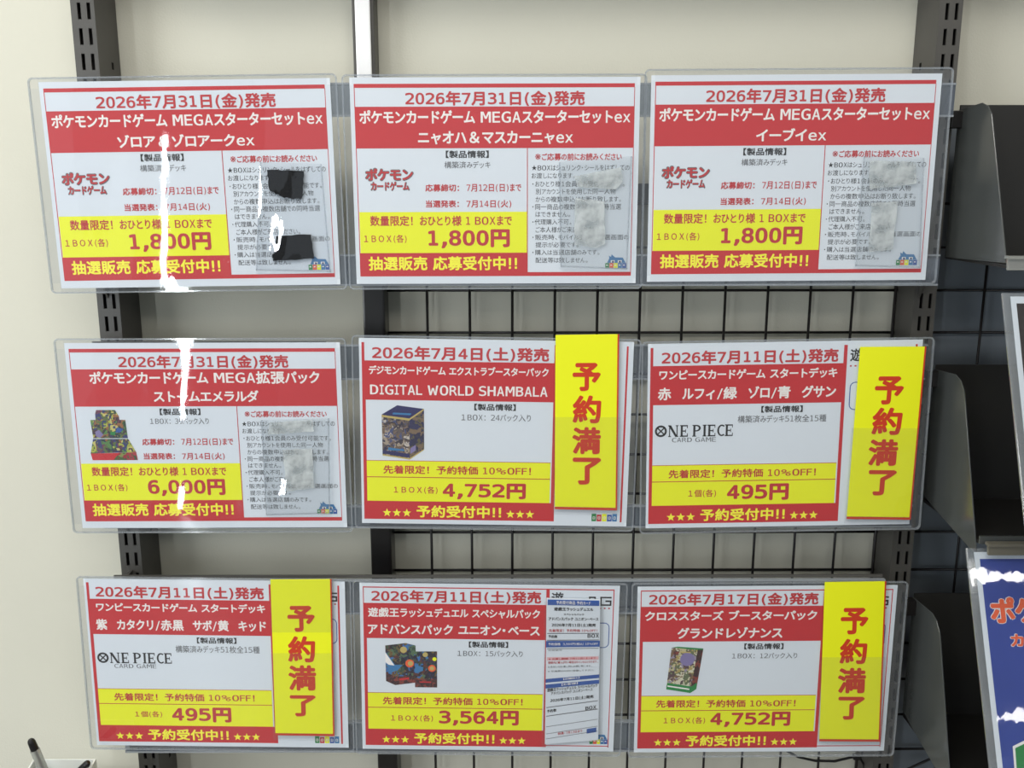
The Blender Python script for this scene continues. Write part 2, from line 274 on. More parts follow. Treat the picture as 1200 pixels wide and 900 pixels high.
'e':[596,[548,296,548,252,145,252,145,249,157,170,193,111,251,74,330,62,375,65,423,76,473,93,527,117,527,28,474,9,424,-4,376,-12,329,-14,211,5,122,62,66,153,48,273,66,391,121,482,206,541,315,560,412,542,486,489,533,406,455,322,444,392,416,443,372,474,311,484,250,473,200,441,165,390,148,322],[[23,25,24],[23,26,25],[22,26,23],[22,32,26],[32,31,26],[31,27,26],[22,33,32],[21,33,22],[30,27,31],[21,34,33],[29,27,30],[21,35,34],[29,0,27],[28,0,29],[20,35,21],[20,36,35],[36,0,28],[20,0,36],[20,1,0],[19,2,20],[2,1,20],[19,3,2],[19,4,3],[19,5,4],[18,5,19],[10,12,11],[18,6,5],[9,12,10],[8,12,9],[18,7,6],[7,12,8],[17,7,18],[17,12,7],[17,13,12],[17,14,13],[16,14,17],[16,15,14]]],
'x':[592,[527,547,342,285,545,0,447,0,296,219,145,0,47,0,250,285,65,547,159,547,296,349,431,547],[[7,9,8],[7,10,9],[10,0,11],[10,1,0],[7,1,10],[6,1,7],[6,4,1],[4,2,1],[6,5,4],[3,2,4]]],
'1':[636,[129,83,277,83,277,640,118,603,118,693,276,729,372,729,372,83,518,83,518,0,129,0],[[4,6,5],[4,2,6],[2,7,6],[3,2,4],[1,7,2],[10,1,0],[10,7,1],[10,8,7],[10,9,8]]],
'2':[636,[185,83,578,83,578,0,58,0,58,83,158,174,245,253,313,316,356,357,404,411,434,453,449,491,454,529,443,583,411,625,362,651,296,659,242,655,186,643,127,623,65,594,65,694,123,715,181,730,238,739,294,742,407,728,496,685,553,620,572,536,566,489,547,442,513,393,464,339,425,301,371,251,294,181],[[24,26,25],[23,26,24],[22,26,23],[22,27,26],[21,27,22],[20,19,21],[19,18,21],[18,17,21],[17,27,21],[17,16,27],[16,15,27],[15,28,27],[14,28,15],[13,28,14],[13,29,28],[12,29,13],[12,30,29],[11,30,12],[10,30,11],[10,31,30],[9,31,10],[9,32,31],[8,32,9],[8,33,32],[7,33,8],[7,34,33],[6,34,7],[6,35,34],[5,35,6],[5,36,35],[5,0,36],[4,0,5],[3,0,4],[3,1,0],[3,2,1]]],
'3':[636,[411,390,482,364,535,323,567,268,578,201,559,111,502,43,410,0,290,-14,232,-12,174,-5,115,6,58,22,58,120,114,98,169,82,223,72,278,69,359,78,418,105,455,150,468,211,455,268,418,312,361,340,285,349,200,349,200,430,285,430,354,438,405,460,438,496,448,543,438,593,408,629,360,652,294,659,244,657,193,649,139,637,83,620,83,711,146,725,202,734,251,740,294,742,403,729,487,689,541,627,559,547,549,492,521,447,474,413],[[44,46,45],[43,46,44],[42,46,43],[42,47,46],[41,47,42],[40,39,41],[39,38,41],[38,37,41],[37,47,41],[37,36,47],[36,35,47],[35,48,47],[34,48,35],[33,48,34],[33,49,48],[32,49,33],[32,50,49],[31,50,32],[30,50,31],[30,51,50],[29,51,30],[29,52,51],[28,52,29],[26,28,27],[26,52,28],[26,0,52],[26,1,0],[26,25,1],[25,2,1],[24,2,25],[23,2,24],[23,3,2],[22,3,23],[21,3,22],[21,4,3],[20,4,21],[20,5,4],[19,5,20],[12,14,13],[19,6,5],[18,6,19],[12,15,14],[12,16,15],[17,6,18],[12,17,16],[12,6,17],[12,7,6],[11,7,12],[10,7,11],[10,8,7],[9,8,10]]],
'4':[636,[377,639,140,254,377,254,360,729,478,729,478,254,578,254,578,174,478,174,478,0,377,0,377,174,58,174,58,267],[[13,0,3],[0,4,3],[0,5,4],[13,1,0],[2,5,0],[12,1,13],[12,2,1],[12,5,2],[12,6,5],[12,7,6],[11,7,12],[10,8,11],[8,7,11],[10,9,8]]],
'5':[636,[94,729,518,729,518,646,197,646,197,467,221,474,246,478,270,481,295,482,412,465,502,415,559,336,578,234,558,131,498,52,403,2,279,-14,215,-12,157,-6,105,3,58,17,58,117,110,96,162,81,215,72,269,69,352,80,413,112,451,164,464,234,451,303,411,355,349,388,265,399,220,397,176,390,134,379,94,363],[[37,3,0],[3,1,0],[3,2,1],[37,4,3],[7,9,8],[6,9,7],[5,9,6],[4,9,5],[37,36,4],[36,9,4],[36,35,9],[35,34,9],[34,10,9],[34,33,10],[33,32,10],[32,11,10],[31,11,32],[30,11,31],[30,12,11],[29,12,30],[28,12,29],[28,13,12],[27,13,28],[27,14,13],[20,22,21],[26,14,27],[20,23,22],[20,24,23],[25,14,26],[20,25,24],[20,14,25],[20,15,14],[19,15,20],[18,15,19],[18,16,15],[17,16,18]]],
'6':[636,[519,713,519,622,484,638,447,650,408,657,368,659,277,642,211,589,171,501,158,381,189,424,230,456,279,475,334,482,437,466,514,417,562,339,578,234,562,129,512,51,433,2,328,-14,207,9,123,77,74,194,58,364,78,526,136,645,232,718,363,742,403,740,442,735,482,725,326,405,264,393,217,359,187,305,177,234,187,162,217,108,264,74,326,63,389,74,434,106,462,160,471,234,462,308,434,362,389,394],[[28,30,29],[28,31,30],[28,32,31],[28,0,32],[27,0,28],[27,5,0],[5,4,0],[4,3,0],[3,2,0],[2,1,0],[27,6,5],[26,6,27],[26,7,6],[26,8,7],[25,8,26],[25,9,8],[12,14,13],[11,14,12],[11,15,14],[10,15,11],[9,33,10],[33,15,10],[33,48,15],[48,16,15],[9,34,33],[47,16,48],[9,35,34],[25,35,9],[24,35,25],[46,16,47],[24,36,35],[46,17,16],[45,17,46],[24,37,36],[24,38,37],[44,17,45],[44,18,17],[23,38,24],[23,39,38],[43,18,44],[43,19,18],[23,40,39],[42,19,43],[22,40,23],[22,41,40],[41,19,42],[22,19,41],[22,20,19],[21,20,22]]],
'7':[636,[58,729,578,729,578,687,283,0,166,0,454,646,58,646],[[6,1,0],[6,2,1],[6,5,2],[5,3,2],[4,3,5]]],
'8':[636,[318,346,254,337,206,309,177,265,167,205,177,145,207,100,254,72,318,63,382,72,430,100,459,145,469,205,459,265,429,309,382,337,223,387,162,410,116,447,86,496,77,553,93,631,142,691,218,729,318,742,418,729,494,691,543,631,559,553,550,496,520,447,474,410,413,387,483,363,535,322,567,266,578,196,561,108,509,42,427,0,318,-14,209,0,127,41,75,107,58,195,69,266,101,322,153,363,184,544,193,492,219,455,261,432,318,424,375,432,417,455,443,492,452,544,443,596,418,635,376,658,318,666,261,658,219,635,193,596],[[23,25,24],[22,25,23],[22,26,25],[21,61,22],[61,26,22],[61,60,26],[60,59,26],[59,27,26],[58,27,59],[21,62,61],[57,27,58],[21,63,62],[20,63,21],[57,28,27],[56,28,57],[20,48,63],[19,48,20],[56,29,28],[19,49,48],[55,29,56],[18,49,19],[55,30,29],[18,50,49],[54,30,55],[18,51,50],[53,30,54],[17,51,18],[53,31,30],[17,52,51],[52,31,53],[17,31,52],[16,31,17],[16,32,31],[47,32,16],[47,33,32],[47,0,33],[0,34,33],[46,0,47],[46,1,0],[15,34,0],[46,2,1],[14,34,15],[14,35,34],[45,2,46],[45,3,2],[13,35,14],[13,36,35],[44,3,45],[44,4,3],[12,36,13],[44,5,4],[11,36,12],[11,37,36],[43,5,44],[43,6,5],[10,37,11],[10,38,37],[42,6,43],[42,7,6],[9,38,10],[42,8,7],[8,38,9],[42,38,8],[42,39,38],[41,39,42],[41,40,39]]],
'9':[636,[310,323,372,335,419,369,449,423,459,494,449,566,419,620,372,654,310,665,247,654,202,622,174,568,165,494,174,420,201,366,247,334,117,15,117,106,152,90,189,78,228,71,268,69,359,86,424,139,464,227,477,347,447,304,406,272,357,253,302,246,199,262,122,311,74,390,58,495,74,600,123,677,202,726,308,742,429,719,513,651,562,533,578,364,558,201,500,83,404,10,273,-14,233,-12,194,-7,154,3],[[36,38,37],[35,38,36],[35,8,38],[8,39,38],[34,9,35],[9,8,35],[7,39,8],[34,10,9],[6,39,7],[6,40,39],[34,11,10],[5,40,6],[33,11,34],[33,12,11],[4,40,5],[4,41,40],[32,12,33],[32,13,12],[3,41,4],[2,41,3],[32,14,13],[31,14,32],[1,41,2],[31,15,14],[1,25,41],[25,42,41],[1,26,25],[24,42,25],[0,26,1],[31,0,15],[31,26,0],[30,26,31],[30,27,26],[30,28,27],[29,28,30],[23,42,24],[23,43,42],[22,43,23],[16,18,17],[16,19,18],[21,43,22],[21,44,43],[16,20,19],[16,21,20],[16,44,21],[48,44,16],[48,45,44],[47,45,48],[46,45,47]]],
'(':[454,[347,759,286,648,243,537,218,426,209,314,218,202,243,91,286,-20,347,-132,263,-132,194,-17,146,94,117,204,107,314,117,423,146,533,194,645,263,759],[[16,0,17],[16,1,0],[16,2,1],[15,2,16],[15,3,2],[14,3,15],[14,4,3],[13,4,14],[12,4,13],[12,5,4],[11,5,12],[11,6,5],[10,6,11],[10,7,6],[9,7,10],[9,8,7]]],
')':[454,[107,759,191,759,260,645,308,533,337,423,347,314,337,204,308,94,260,-18,191,-132,107,-132,168,-19,211,92,236,203,245,314,236,425,211,536,168,647],[[17,1,0],[17,2,1],[16,2,17],[16,3,2],[15,3,16],[15,4,3],[14,4,15],[14,5,4],[13,5,14],[13,6,5],[13,7,6],[12,7,13],[12,8,7],[11,8,12],[11,9,8],[10,9,11]]],
',':[364,[138,148,282,148,282,47,170,-140,82,-140,138,47],[[5,1,0],[5,2,1],[4,2,5],[4,3,2]]],
'!':[394,[137,124,257,124,257,0,137,0,137,729,257,729,257,409,245,235,149,235,137,409],[[9,5,4],[9,6,5],[8,6,9],[8,7,6],[3,1,0],[3,2,1]]],
'&':[727,[315,443,533,170,551,197,564,230,571,271,574,318,573,338,572,368,572,371,658,371,658,352,653,278,638,214,614,159,580,112,669,0,557,0,516,53,471,23,424,2,373,-10,319,-14,216,2,132,52,77,126,58,217,67,281,94,341,140,396,203,447,181,482,165,516,155,550,152,584,165,650,204,700,266,732,347,742,381,741,416,736,451,729,487,719,487,630,455,646,423,658,389,665,354,667,309,661,274,645,252,619,244,585,248,555,260,525,281,488,247,392,204,355,174,317,156,276,150,232,164,164,203,110,263,73,337,61,359,62,383,67,407,74,430,84,443,91,453,97,462,103,471,109],[[36,38,37],[36,39,38],[36,40,39],[35,40,36],[35,41,40],[35,45,41],[45,44,41],[44,43,41],[43,42,41],[34,46,35],[46,45,35],[34,47,46],[34,48,47],[33,48,34],[33,49,48],[33,50,49],[33,51,50],[32,51,33],[32,52,51],[31,52,32],[31,53,52],[30,53,31],[30,0,53],[29,0,30],[28,0,29],[28,54,0],[54,1,0],[27,54,28],[27,55,54],[70,1,54],[7,9,8],[7,10,9],[6,10,7],[27,56,55],[6,11,10],[26,56,27],[5,11,6],[4,11,5],[26,57,56],[25,57,26],[4,12,11],[25,58,57],[3,12,4],[25,59,58],[2,12,3],[24,59,25],[2,13,12],[1,13,2],[70,13,1],[24,60,59],[70,14,13],[23,60,24],[70,15,14],[23,61,60],[69,15,70],[68,15,69],[67,15,68],[66,15,67],[65,17,66],[17,15,66],[64,17,65],[23,62,61],[63,17,64],[62,17,63],[23,17,62],[23,18,17],[16,15,17],[22,18,23],[22,19,18],[22,20,19],[21,20,22]]],
'%':[1076,[600,156,610,121,640,92,686,72,741,66,796,72,842,92,873,121,884,156,873,191,842,220,796,240,741,246,686,240,640,220,610,191,495,156,513,216,566,267,646,301,741,312,790,309,835,300,878,286,916,266,947,242,971,215,985,186,990,156,972,96,918,45,838,11,741,0,645,11,565,45,513,95,154,227,127,274,934,478,966,431,191,543,201,508,231,479,277,460,333,453,388,460,435,479,466,508,476,543,466,578,435,607,388,626,333,633,278,626,232,607,201,578,86,543,104,604,157,654,237,688,333,699,382,696,428,687,471,673,508,654,539,630,562,603,576,574,581,543,563,483,509,432,429,398,333,387,237,398,157,432,104,482],[[59,61,60],[59,62,61],[58,62,59],[58,63,62],[58,64,63],[57,53,58],[53,64,58],[53,52,64],[52,65,64],[51,65,52],[51,66,65],[57,54,53],[50,66,51],[57,55,54],[49,66,50],[56,55,57],[49,67,66],[56,40,55],[48,67,49],[48,68,67],[75,40,56],[75,41,40],[47,68,48],[47,69,68],[46,69,47],[75,42,41],[46,70,69],[74,42,75],[45,70,46],[74,43,42],[37,39,38],[44,70,45],[74,44,43],[74,70,44],[74,71,70],[73,71,74],[37,36,39],[73,72,71],[19,21,20],[19,22,21],[18,22,19],[18,23,22],[18,24,23],[17,13,18],[13,12,18],[12,24,18],[12,25,24],[11,25,12],[11,26,25],[17,14,13],[10,26,11],[17,15,14],[9,26,10],[16,15,17],[9,27,26],[16,0,15],[8,27,9],[8,28,27],[35,0,16],[35,1,0],[7,28,8],[7,29,28],[6,29,7],[35,2,1],[6,30,29],[34,2,35],[5,30,6],[34,3,2],[4,30,5],[34,4,3],[34,30,4],[34,31,30],[33,31,34],[33,32,31]]],
'/':[454,[344,729,418,729,111,-93,36,-93],[[3,1,0],[3,2,1]]],
'0':[636,[468,364,459,501,433,593,387,645,318,662,249,645,203,593,177,501,168,364,177,226,203,135,249,83,318,66,387,83,433,135,459,226,578,364,562,198,513,80,432,9,318,-14,203,9,122,79,74,197,58,364,74,530,123,648,204,719,318,742,432,719,513,648,562,530],[[27,29,28],[26,29,27],[26,4,29],[4,30,29],[26,5,4],[3,30,4],[25,5,26],[3,31,30],[25,6,5],[2,31,3],[25,7,6],[1,31,2],[24,7,25],[1,16,31],[24,8,7],[0,16,1],[23,8,24],[23,9,8],[15,16,0],[15,17,16],[23,10,9],[14,17,15],[14,18,17],[22,10,23],[22,11,10],[13,18,14],[22,12,11],[12,18,13],[12,19,18],[21,12,22],[21,19,12],[21,20,19]]],
}
G1, GC = {}, {}
def glyph(ch):
    """outline of one character as (vertices, faces, advance) in em"""
    if ch in G1: return G1[ch]
    if ch in LATIN:
        a, v, F = LATIN[ch]; r = ([(v[i]/1000, v[i+1]/1000) for i in range(0, len(v), 2)], [tuple(f) for f in F], a/1000)
    elif ch in ' \u3000': r = ([], [], .32 if ch == ' ' else .75)
    else:
        c = bpy.data.curves.new('lettering', 'FONT'); c.body = ch; c.resolution_u = 2; c.fill_mode = 'FRONT'
        o = bpy.data.objects.new('lettering', c); C.objects.link(o)
        e = o.evaluated_get(bpy.context.evaluated_depsgraph_get()); me = e.to_mesh()
        kana = '\u3041' <= ch <= '\u30fc'; k = .88 if kana else 1
        V = [(v.co.x*k-(.03 if kana else 0), v.co.y) for v in me.vertices]; F = [tuple(p.vertices)[::-1] if p.normal.z < 0 else tuple(p.vertices) for p in me.polygons]
        e.to_mesh_clear(); bpy.data.objects.remove(o); bpy.data.curves.remove(c)
        if not V: V = [(0, 0)]
        adv = .82 if kana else max(1.0, 0) if ord(ch) > 0x2000 else max(v[0] for v in V)+.08
        if ch in '、。・': adv = .5; x0 = min(v[0] for v in V); V = [(x-x0+.1, y) for x, y in V]
        r = (V, F, adv)
    G1[ch] = r; return r
def glyphs(body, bold):
    if (body, bold) in GC: return GC[body, bold]
    V, F, x = [], [], 0
    for ch in body:
        gv, gf, adv = glyph(ch); d = max(0, bold-.012 if ch in LATIN else bold); z = 0
        dirs = [(0, 0)]+([(math.cos(math.radians(a)), math.sin(math.radians(a))) for a in range(0, 360, 45)] if d > 0 else [])
        for cx, cy in dirs:      # struck several times, the way bold is printed
            n = len(V); V += [(x+gx+cx*d, gy+cy*d, z) for gx, gy in gv]; F += [tuple(n+i for i in f) for f in gf]; z += 1
        x += adv+bold*.5
    xs = [v[0] for v in V]; ys = [v[1] for v in V]
    GC[body, bold] = (V, F, (min(xs), min(ys), max(xs), max(ys))); return GC[body, bold]
def at(px, py, Y):           # a point of the photograph on the vertical plane Y (used for measuring)
    d = Matrix.Rotation(YAW, 3, 'Z') @ Matrix.Rotation(PITCH, 3, 'X') @ Vector(((px-600)/FP, 1, -(py-450)/FP))
    return CAM+d*((Y-CAM.y)/d.y)

# ------------------------------------------------------------------ the setting
WY = .0955
m = MB(); m.box((-3.2, WY, -1.32), (7, WY+.1, 1.75), 'wall'); m.build('wall_back', kind='structure')
bsdf('floor', lin(128, 124, 118), .35, noise=(4, .08)); bsdf('ceiling', lin(220, 220, 215), .9)
m = MB(); m.box((-3.2, -9, -1.37), (7, WY+.1, -1.32), 'floor'); m.build('floor', kind='structure')
m = MB(); m.box((-3.2, -9, 1.75), (7, WY+.1, 1.80), 'ceiling'); m.build('ceiling', kind='structure')

# slotted uprights ------------------------------------------------------------------
def channel(x0, x1, y0, y1, z0, z1, zs, pitch, hole_h, cols, side):
    """sheet-steel channel; zs = top of one slot, cols = slot columns across the front"""
    root = empty('slotted_upright', ((x0+x1)/2, y1, z0))
    ox, oy, oz = root.location
    m = MB(); xb = [x0]+[c for ab in cols for c in ab]+[x1]
    t = zs
    while t+pitch < z1-.004: t += pitch
    zb = []
    while t-hole_h > z0+.004: zb.append((t-hole_h, t)); t -= pitch
    zb = sorted(zb); zz = sorted([z0, z1]+[q for ab in zb for q in ab])
    isH = {round(a, 6) for a, b in zb}
    for i in range(len(xb)-1):
        for a, b in zip(zz, zz[1:]):
            if i % 2 == 1 and round(a, 6) in isH:
                for (p, q) in (((xb[i], a), (xb[i], b)), ((xb[i+1], a), (xb[i+1], b)), ((xb[i], a), (xb[i+1], a)), ((xb[i], b), (xb[i+1], b))):
                    m.poly([(p[0]-ox, y0-oy, p[1]-oz), (q[0]-ox, y0-oy, q[1]-oz), (q[0]-ox, y0+.002-oy, q[1]-oz), (p[0]-ox, y0+.002-oy, p[1]-oz)], 'steel')
                continue
            m.poly([(xb[i]-ox, y0-oy, a-oz), (xb[i+1]-ox, y0-oy, a-oz), (xb[i+1]-ox, y0-oy, b-oz), (xb[i]-ox, y0-oy, b-oz)], 'steel')
    m.build('slotted_face', root)
    m = MB(); xs = x1 if side > 0 else x0; xo = x0 if side > 0 else x1
    yb = [y0, y0+(y1-y0)*.58, y0+(y1-y0)*.68, y1]
    hz = [q for a, b in zb[1::3] for q in (a+.005, b-.004)]; zz2 = sorted([z0, z1]+hz); hs = {round(q, 6) for q in hz[0::2]}
    for i in range(3):
        for a, b in zip(zz2, zz2[1:]):
            if i == 1 and round(a, 6) in hs: continue
            m.poly([(xs-ox, yb[i]-oy, a-oz), (xs-ox, yb[i+1]-oy, a-oz), (xs-ox, yb[i+1]-oy, b-oz), (xs-ox, yb[i]-oy, b-oz)], 'steel')
    m.poly([(xo-ox, y0-oy, z0-oz), (xo-ox, y1-oy, z0-oz), (xo-ox, y1-oy, z1-oz), (xo-ox, y0-oy, z1-oz)], 'steel')
    for z in (z0, z1): m.poly([(x0-ox, y0-oy, z-oz), (x1-ox, y0-oy, z-oz), (x1-ox, y1-oy, z-oz), (x0-ox, y1-oy, z-oz)], 'steel')
    m.build('side_flange', root)
    m = MB(); m.box((x0+.0015-ox, y0+.010-oy, z0+.001-oz), (x1-.0015-ox, y1-.001-oy, z1-.001-oz), 'hollow'); m.build('hollow_core', root)
    return root
ZT, ZB = .62, -.80
r = channel(-.4493, -.4245, .04, .0945, ZB, ZT, .3802, .02535, .0165, ((-.4425, -.4388), (-.4325, -.4288)), 1)
tag(r, 'dark grey slotted steel upright at the left end, beside the bare wall', 'upright', 'slotted steel uprights')
r = channel(.4602, .4849, .04, .0945, ZB, ZT, .3802, .02535, .0165, ((.4668, .4705), (.4768, .4805)), -1)
tag(r, 'dark grey slotted steel upright at the right, next to the black racks', 'upright', 'slotted steel uprights')

# shelf board above the frame
t = empty('shelf_board', (.02, .09, .50), label='grey shelf board above the frame, mostly out of view over the top edge', cat='shelf')
m = MB(); m.box((-.43, -.115, 0), (1.1, .004, .018), 'shelf_board'); m.build('board', t, bevel=.002)
m = MB(); m.box((-.43, -.118, -.012), (1.1, -.115, .022), 'steel'); m.build('front_lip', t)

# central black post, and a cover strip whose white imitates reflected ceiling light
t = empty('centre_post', (-.145, .0945, ZB), label='glossy black square post behind the left edge of the middle signs', cat='post')
m = MB(); m.box((-.0125, -.0345, 0), (.0125, 0, .99), 'black_steel'); m.build('post_body', t, bevel=.002)
t2 = empty('cover_strip', (-.1478, .0945, .19), label='glossy cover strip, whitened for reflected light, running up the wall from the middle sign', cat='strip')
m = MB(); m.box((-.0118, -.030, 0), (.0118, 0, .43), 'steel'); m.build('strip_channel', t2, bevel=.001)
m = MB(); m.box((-.0082, -.034, 0), (.0082, -.0302, .43), 'strip_glare'); m.build('strip_face', t2, bevel=.0015, label='glossy face strip coloured white for reflected overhead light')

# wire grid panels ------------------------------------------------------------------
GY = .083
def grid(name, x0, x1, xs, zs, zlo, zhi, label, frame=False):
    t = empty(name, ((x0+x1)/2, GY, zlo), label=label, cat='wire grid', group=None)
    ox, oy, oz = t.location
    for x in xs:
        m = MB(); m.tube([(x-ox, -.0012, 0), (x-ox, -.0012, zhi-oz)], .0016, 'wire', 6); m.build('vertical_wire', t, smooth=True)
    for z in zs:
        m = MB(); m.tube([(x0-ox, .0014, z-oz), (x1-ox, .0014, z-oz)], .0016, 'wire', 6); m.build('horizontal_wire', t, smooth=True)
    return t
PX = .0494; xs = [-.0862+PX*k for k in range(-1, 12)]
zs = [.0755+.0493*k for k in range(-18, 3)]
g = grid('wire_grid', -.134, .4598, [x for x in xs if x < .458], [z for z in zs if z > -.78], -.79, .178, 'black wire mesh panel hung behind the middle and right signs')
m = MB(); m.box((-.134-g.location.x, -.008, .176-g.location.z), (.4598-g.location.x, .006, .1965-g.location.z), 'black_steel'); m.build('top_tube', g, bevel=.001)
grid('wire_grid', .4855, 1.1, [.5600+PX*k for k in range(11)], [z for z in zs if z > -.78], -.79, .24, 'black wire mesh panel behind the dark racks at the right')

# horizontal rails ------------------------------------------------------------------
def rail(x0, x1, z0, z1, label, tabs=()):
    t = empty('sign_rail', ((x0+x1)/2, .004, z0), label=label, cat='rail', group='clear sign rails')
    ox = t.location.x; h = z1-z0
    m = MB(); m.box((x0-ox, .001, .002), (x1-ox, .003, h-.002), 'rail_clear'); m.build('clear_strip', t)
    for z in (0, h-.002):
        m = MB(); m.box((x0-ox, 0, z), (x1-ox, .005, z+.002), 'rail_lip'); m.build('lip', t)
    for x, wd in ((-.437, .02), (.4655 if x1 > .466 else .462, .006)):
        if x0 <= x <= x1+.02:
            m = MB(); m.prism([(x-ox-.001, .005, h-.004), (x-ox-.001, .0355, h-.002), (x-ox-.001, .0355, h*.1-.02)], (.002, 0, 0), 'steel'); m.build('bracket', t)
    for a, b, c, d in tabs:
        m = MB(); m.box((a-ox, .0055, c-z0), (b-ox, .0075, d-z0), 'steel'); m.build('backing_bar', t, label='dark grey backing bar')
    return t
rail(-.448, .4685, .2623, .2960, 'clear rail behind the top edges of the upper row of signs')
rail(-.448, .4685, .0880, .1215, 'clear rail behind the bottom edges of the upper row of signs')
rail(-.448, .4640, -.0146, .0245, 'clear rail behind the top edges of the middle row of signs', ((-.445, -.1905, .003, .0272),))
rail(-.448, .4640, -.1850, -.1585, 'clear rail behind the bottom edges of the middle row of signs', ((-.445, -.1835, -.186, -.171),))
rail(-.448, .4400, -.2900, -.2480, 'clear rail behind the top edges of the lower row of signs', ((-.445, .4385, -.2475, -.2440),))
rail(-.448, .4490, -.4665, -.4265, 'clear rail behind the bottom edges of the lower row of signs', ((-.445, -.178, -.4665, -.434),))

# ------------------------------------------------------------------ the nine signs
FIT = [[-.3207, .1929, .0143], [-.0051, .1959, .0028], [.3034, .1987, .0067], [-.322, -.0777, .0023], [-.0063, -.0747, -.0157],
       [.3092, -.0768, .016], [-.3284, -.3504, -.0143], [-.0149, -.356, -.015], [.3045, -.3586, .0053]]
def base_of(i):
    x, z, a = FIT[i]; s, c = math.sin(a), math.cos(a)
    return (x+.105*s, 0, z-.105*c), -a
def sign(i, label, margins, wr=False):
    loc, ry = base_of(i)
    t = empty('price_sign', loc, ry, label, 'sign', 'price signs in clear cases')
    ml, mt, mr, mb = margins
    p = Print(); out = rrect(-ml, -mt, SW+mr, SH+mb, 5)
    q = Print(); b = [q.P(u, v, -1.1) for u, v in out]; q.poly(b, 'case_back'); q.build('case_back', t)
    # front film as a fine mesh, gently bowed
    q = Print(); nx, nz = 30, 20
    def pt(a, b_):
        u = -ml+(SW+ml+mr)*a; v = -mt+(SH+mt+mb)*b_
        e = min(a, 1-a, b_, 1-b_); lift = .75+.5*min(1, e*8)+(.42*math.sin(a*17+2*b_)*min(1, e*10) if wr else .15*math.sin(a*9))
        return q.P(u, v, lift)
    for ix in range(nx):
        for iz in range(nz):
            if (ix in (0, nx-1)) and (iz in (0, nz-1)): continue
            q.poly([pt(ix/nx, (iz+1)/nz), pt((ix+1)/nx, (iz+1)/nz), pt((ix+1)/nx, iz/nz), pt(ix/nx, iz/nz)], 'wrinkled_film' if wr else 'clear_film')
    o = q.build('case_front', t, smooth=True)
    bm = bmesh.new(); bm.from_mesh(o.data); bmesh.ops.remove_doubles(bm, verts=bm.verts, dist=1e-6); bmesh.ops.recalc_face_normals(bm, faces=bm.faces); bm.to_mesh(o.data); bm.free(); o.data.shade_smooth()
    # welded edge
    q = MB(); P = Print(); o_ = out; i_ = rrect(-ml+1.6, -mt+1.6, SW+mr-1.6, SH+mb-1.6, 3.6); n = len(o_)
    for k in range(n):
        j = (k+1) % n
        for la, lb, A, B in ((.8, .8, o_, i_), (-1.2, -1.2, o_, i_), (.8, -1.2, o_, o_), (.8, -1.2, i_, i_)):
            if A is B: q.poly([P.P(*A[k], la), P.P(*A[j], la), P.P(*A[j], lb), P.P(*A[k], lb)], 'case_rim')
            else: q.poly([P.P(*A[k], la), P.P(*A[j], la), P.P(*B[j], la), P.P(*B[k], la)], 'case_rim')
    q.build('case_edge', t)
    s = MB(); P0 = Print(); a = P0.P(0, SH, .0); b = P0.P(SW, 0, -.5); s.box(a, b, 'paper'); sheet = s.build('sheet', t)
    return t, sheet
def emblem(sheet, u0, v0, u1, v1):
    e = Print(.3); W, H = u1-u0, v1-v0; g = lambda x, y: (u0+W*x, v0+H*y)
    e.pg([g(.1, .60), g(.20, .30), g(.18, .10), g(.28, .18), g(.31, 0), g(.46, .22), g(.82, .24), g(.95, .60)], 'teal')
    for cx in (.36, .68):
        e.rect(*g(cx-.09, .42), *g(cx+.09, .58), 'white_text', .35); e.rect(*g(cx-.03, .46), *g(cx+.05, .58), 'navy', .4)
    for k, c in enumerate(('green', 'orange', 'yellow', 'teal', 'blue_print')):
        e.rect(*g(.02+.195*k, .62), *g(.02+.195*k+.18, .98), c)
        e.rect(*g(.06+.195*k, .72), *g(.02+.195*k+.12, .80), 'white_text', .35)
    e.build('store_emblem', sheet, label='blue roof-shaped shop emblem with coloured tiles')
def mk(sheet, name, items, lift=.15, **kw):
    p = Print(lift)
    for it in items: p.text(*it)
    return p.build(name, sheet, **kw)
NOTE = [('★BOXはシュリンク・シールをはずしての', (185.9, 87.1, 287.9, 93.1)), ('お渡しになります。', (185.9, 95.2, 231.1, 101.)), ('・おひとり様1会員のみ受付可能です。', (186.8, 103.5, 283., 109.5)),
        ('別アカウントを使用した同一人物', (190.2, 111.4, 273.8, 117.2)), ('からの複数申込はお断り致します。', (190.2, 119.2, 279.6, 125.2)), ('・同一商品の複数店舗での同時当選', (186.8, 126.9, 279.8, 133.)),
        ('はできません。', (190.2, 134.9, 226.7, 140.4)), ('・代理購入不可。', (186.8, 142.6, 227.9, 148.5)), ('ご本人様がご来店ください。', (190.3, 150.5, 257.5, 156.7)),
        ('・販売時、モバイル会員の当選画面の', (186.9, 158.7, 288.3, 164.3)), ('提示が必要です。', (190.3, 166.5, 235.6, 172.1)), ('・購入は当選店舗のみです。', (186.9, 174.4, 257.9, 180.1)), ('配送等は致しません。', (190.3, 182.6, 245.6, 188.3))]
BD = .028
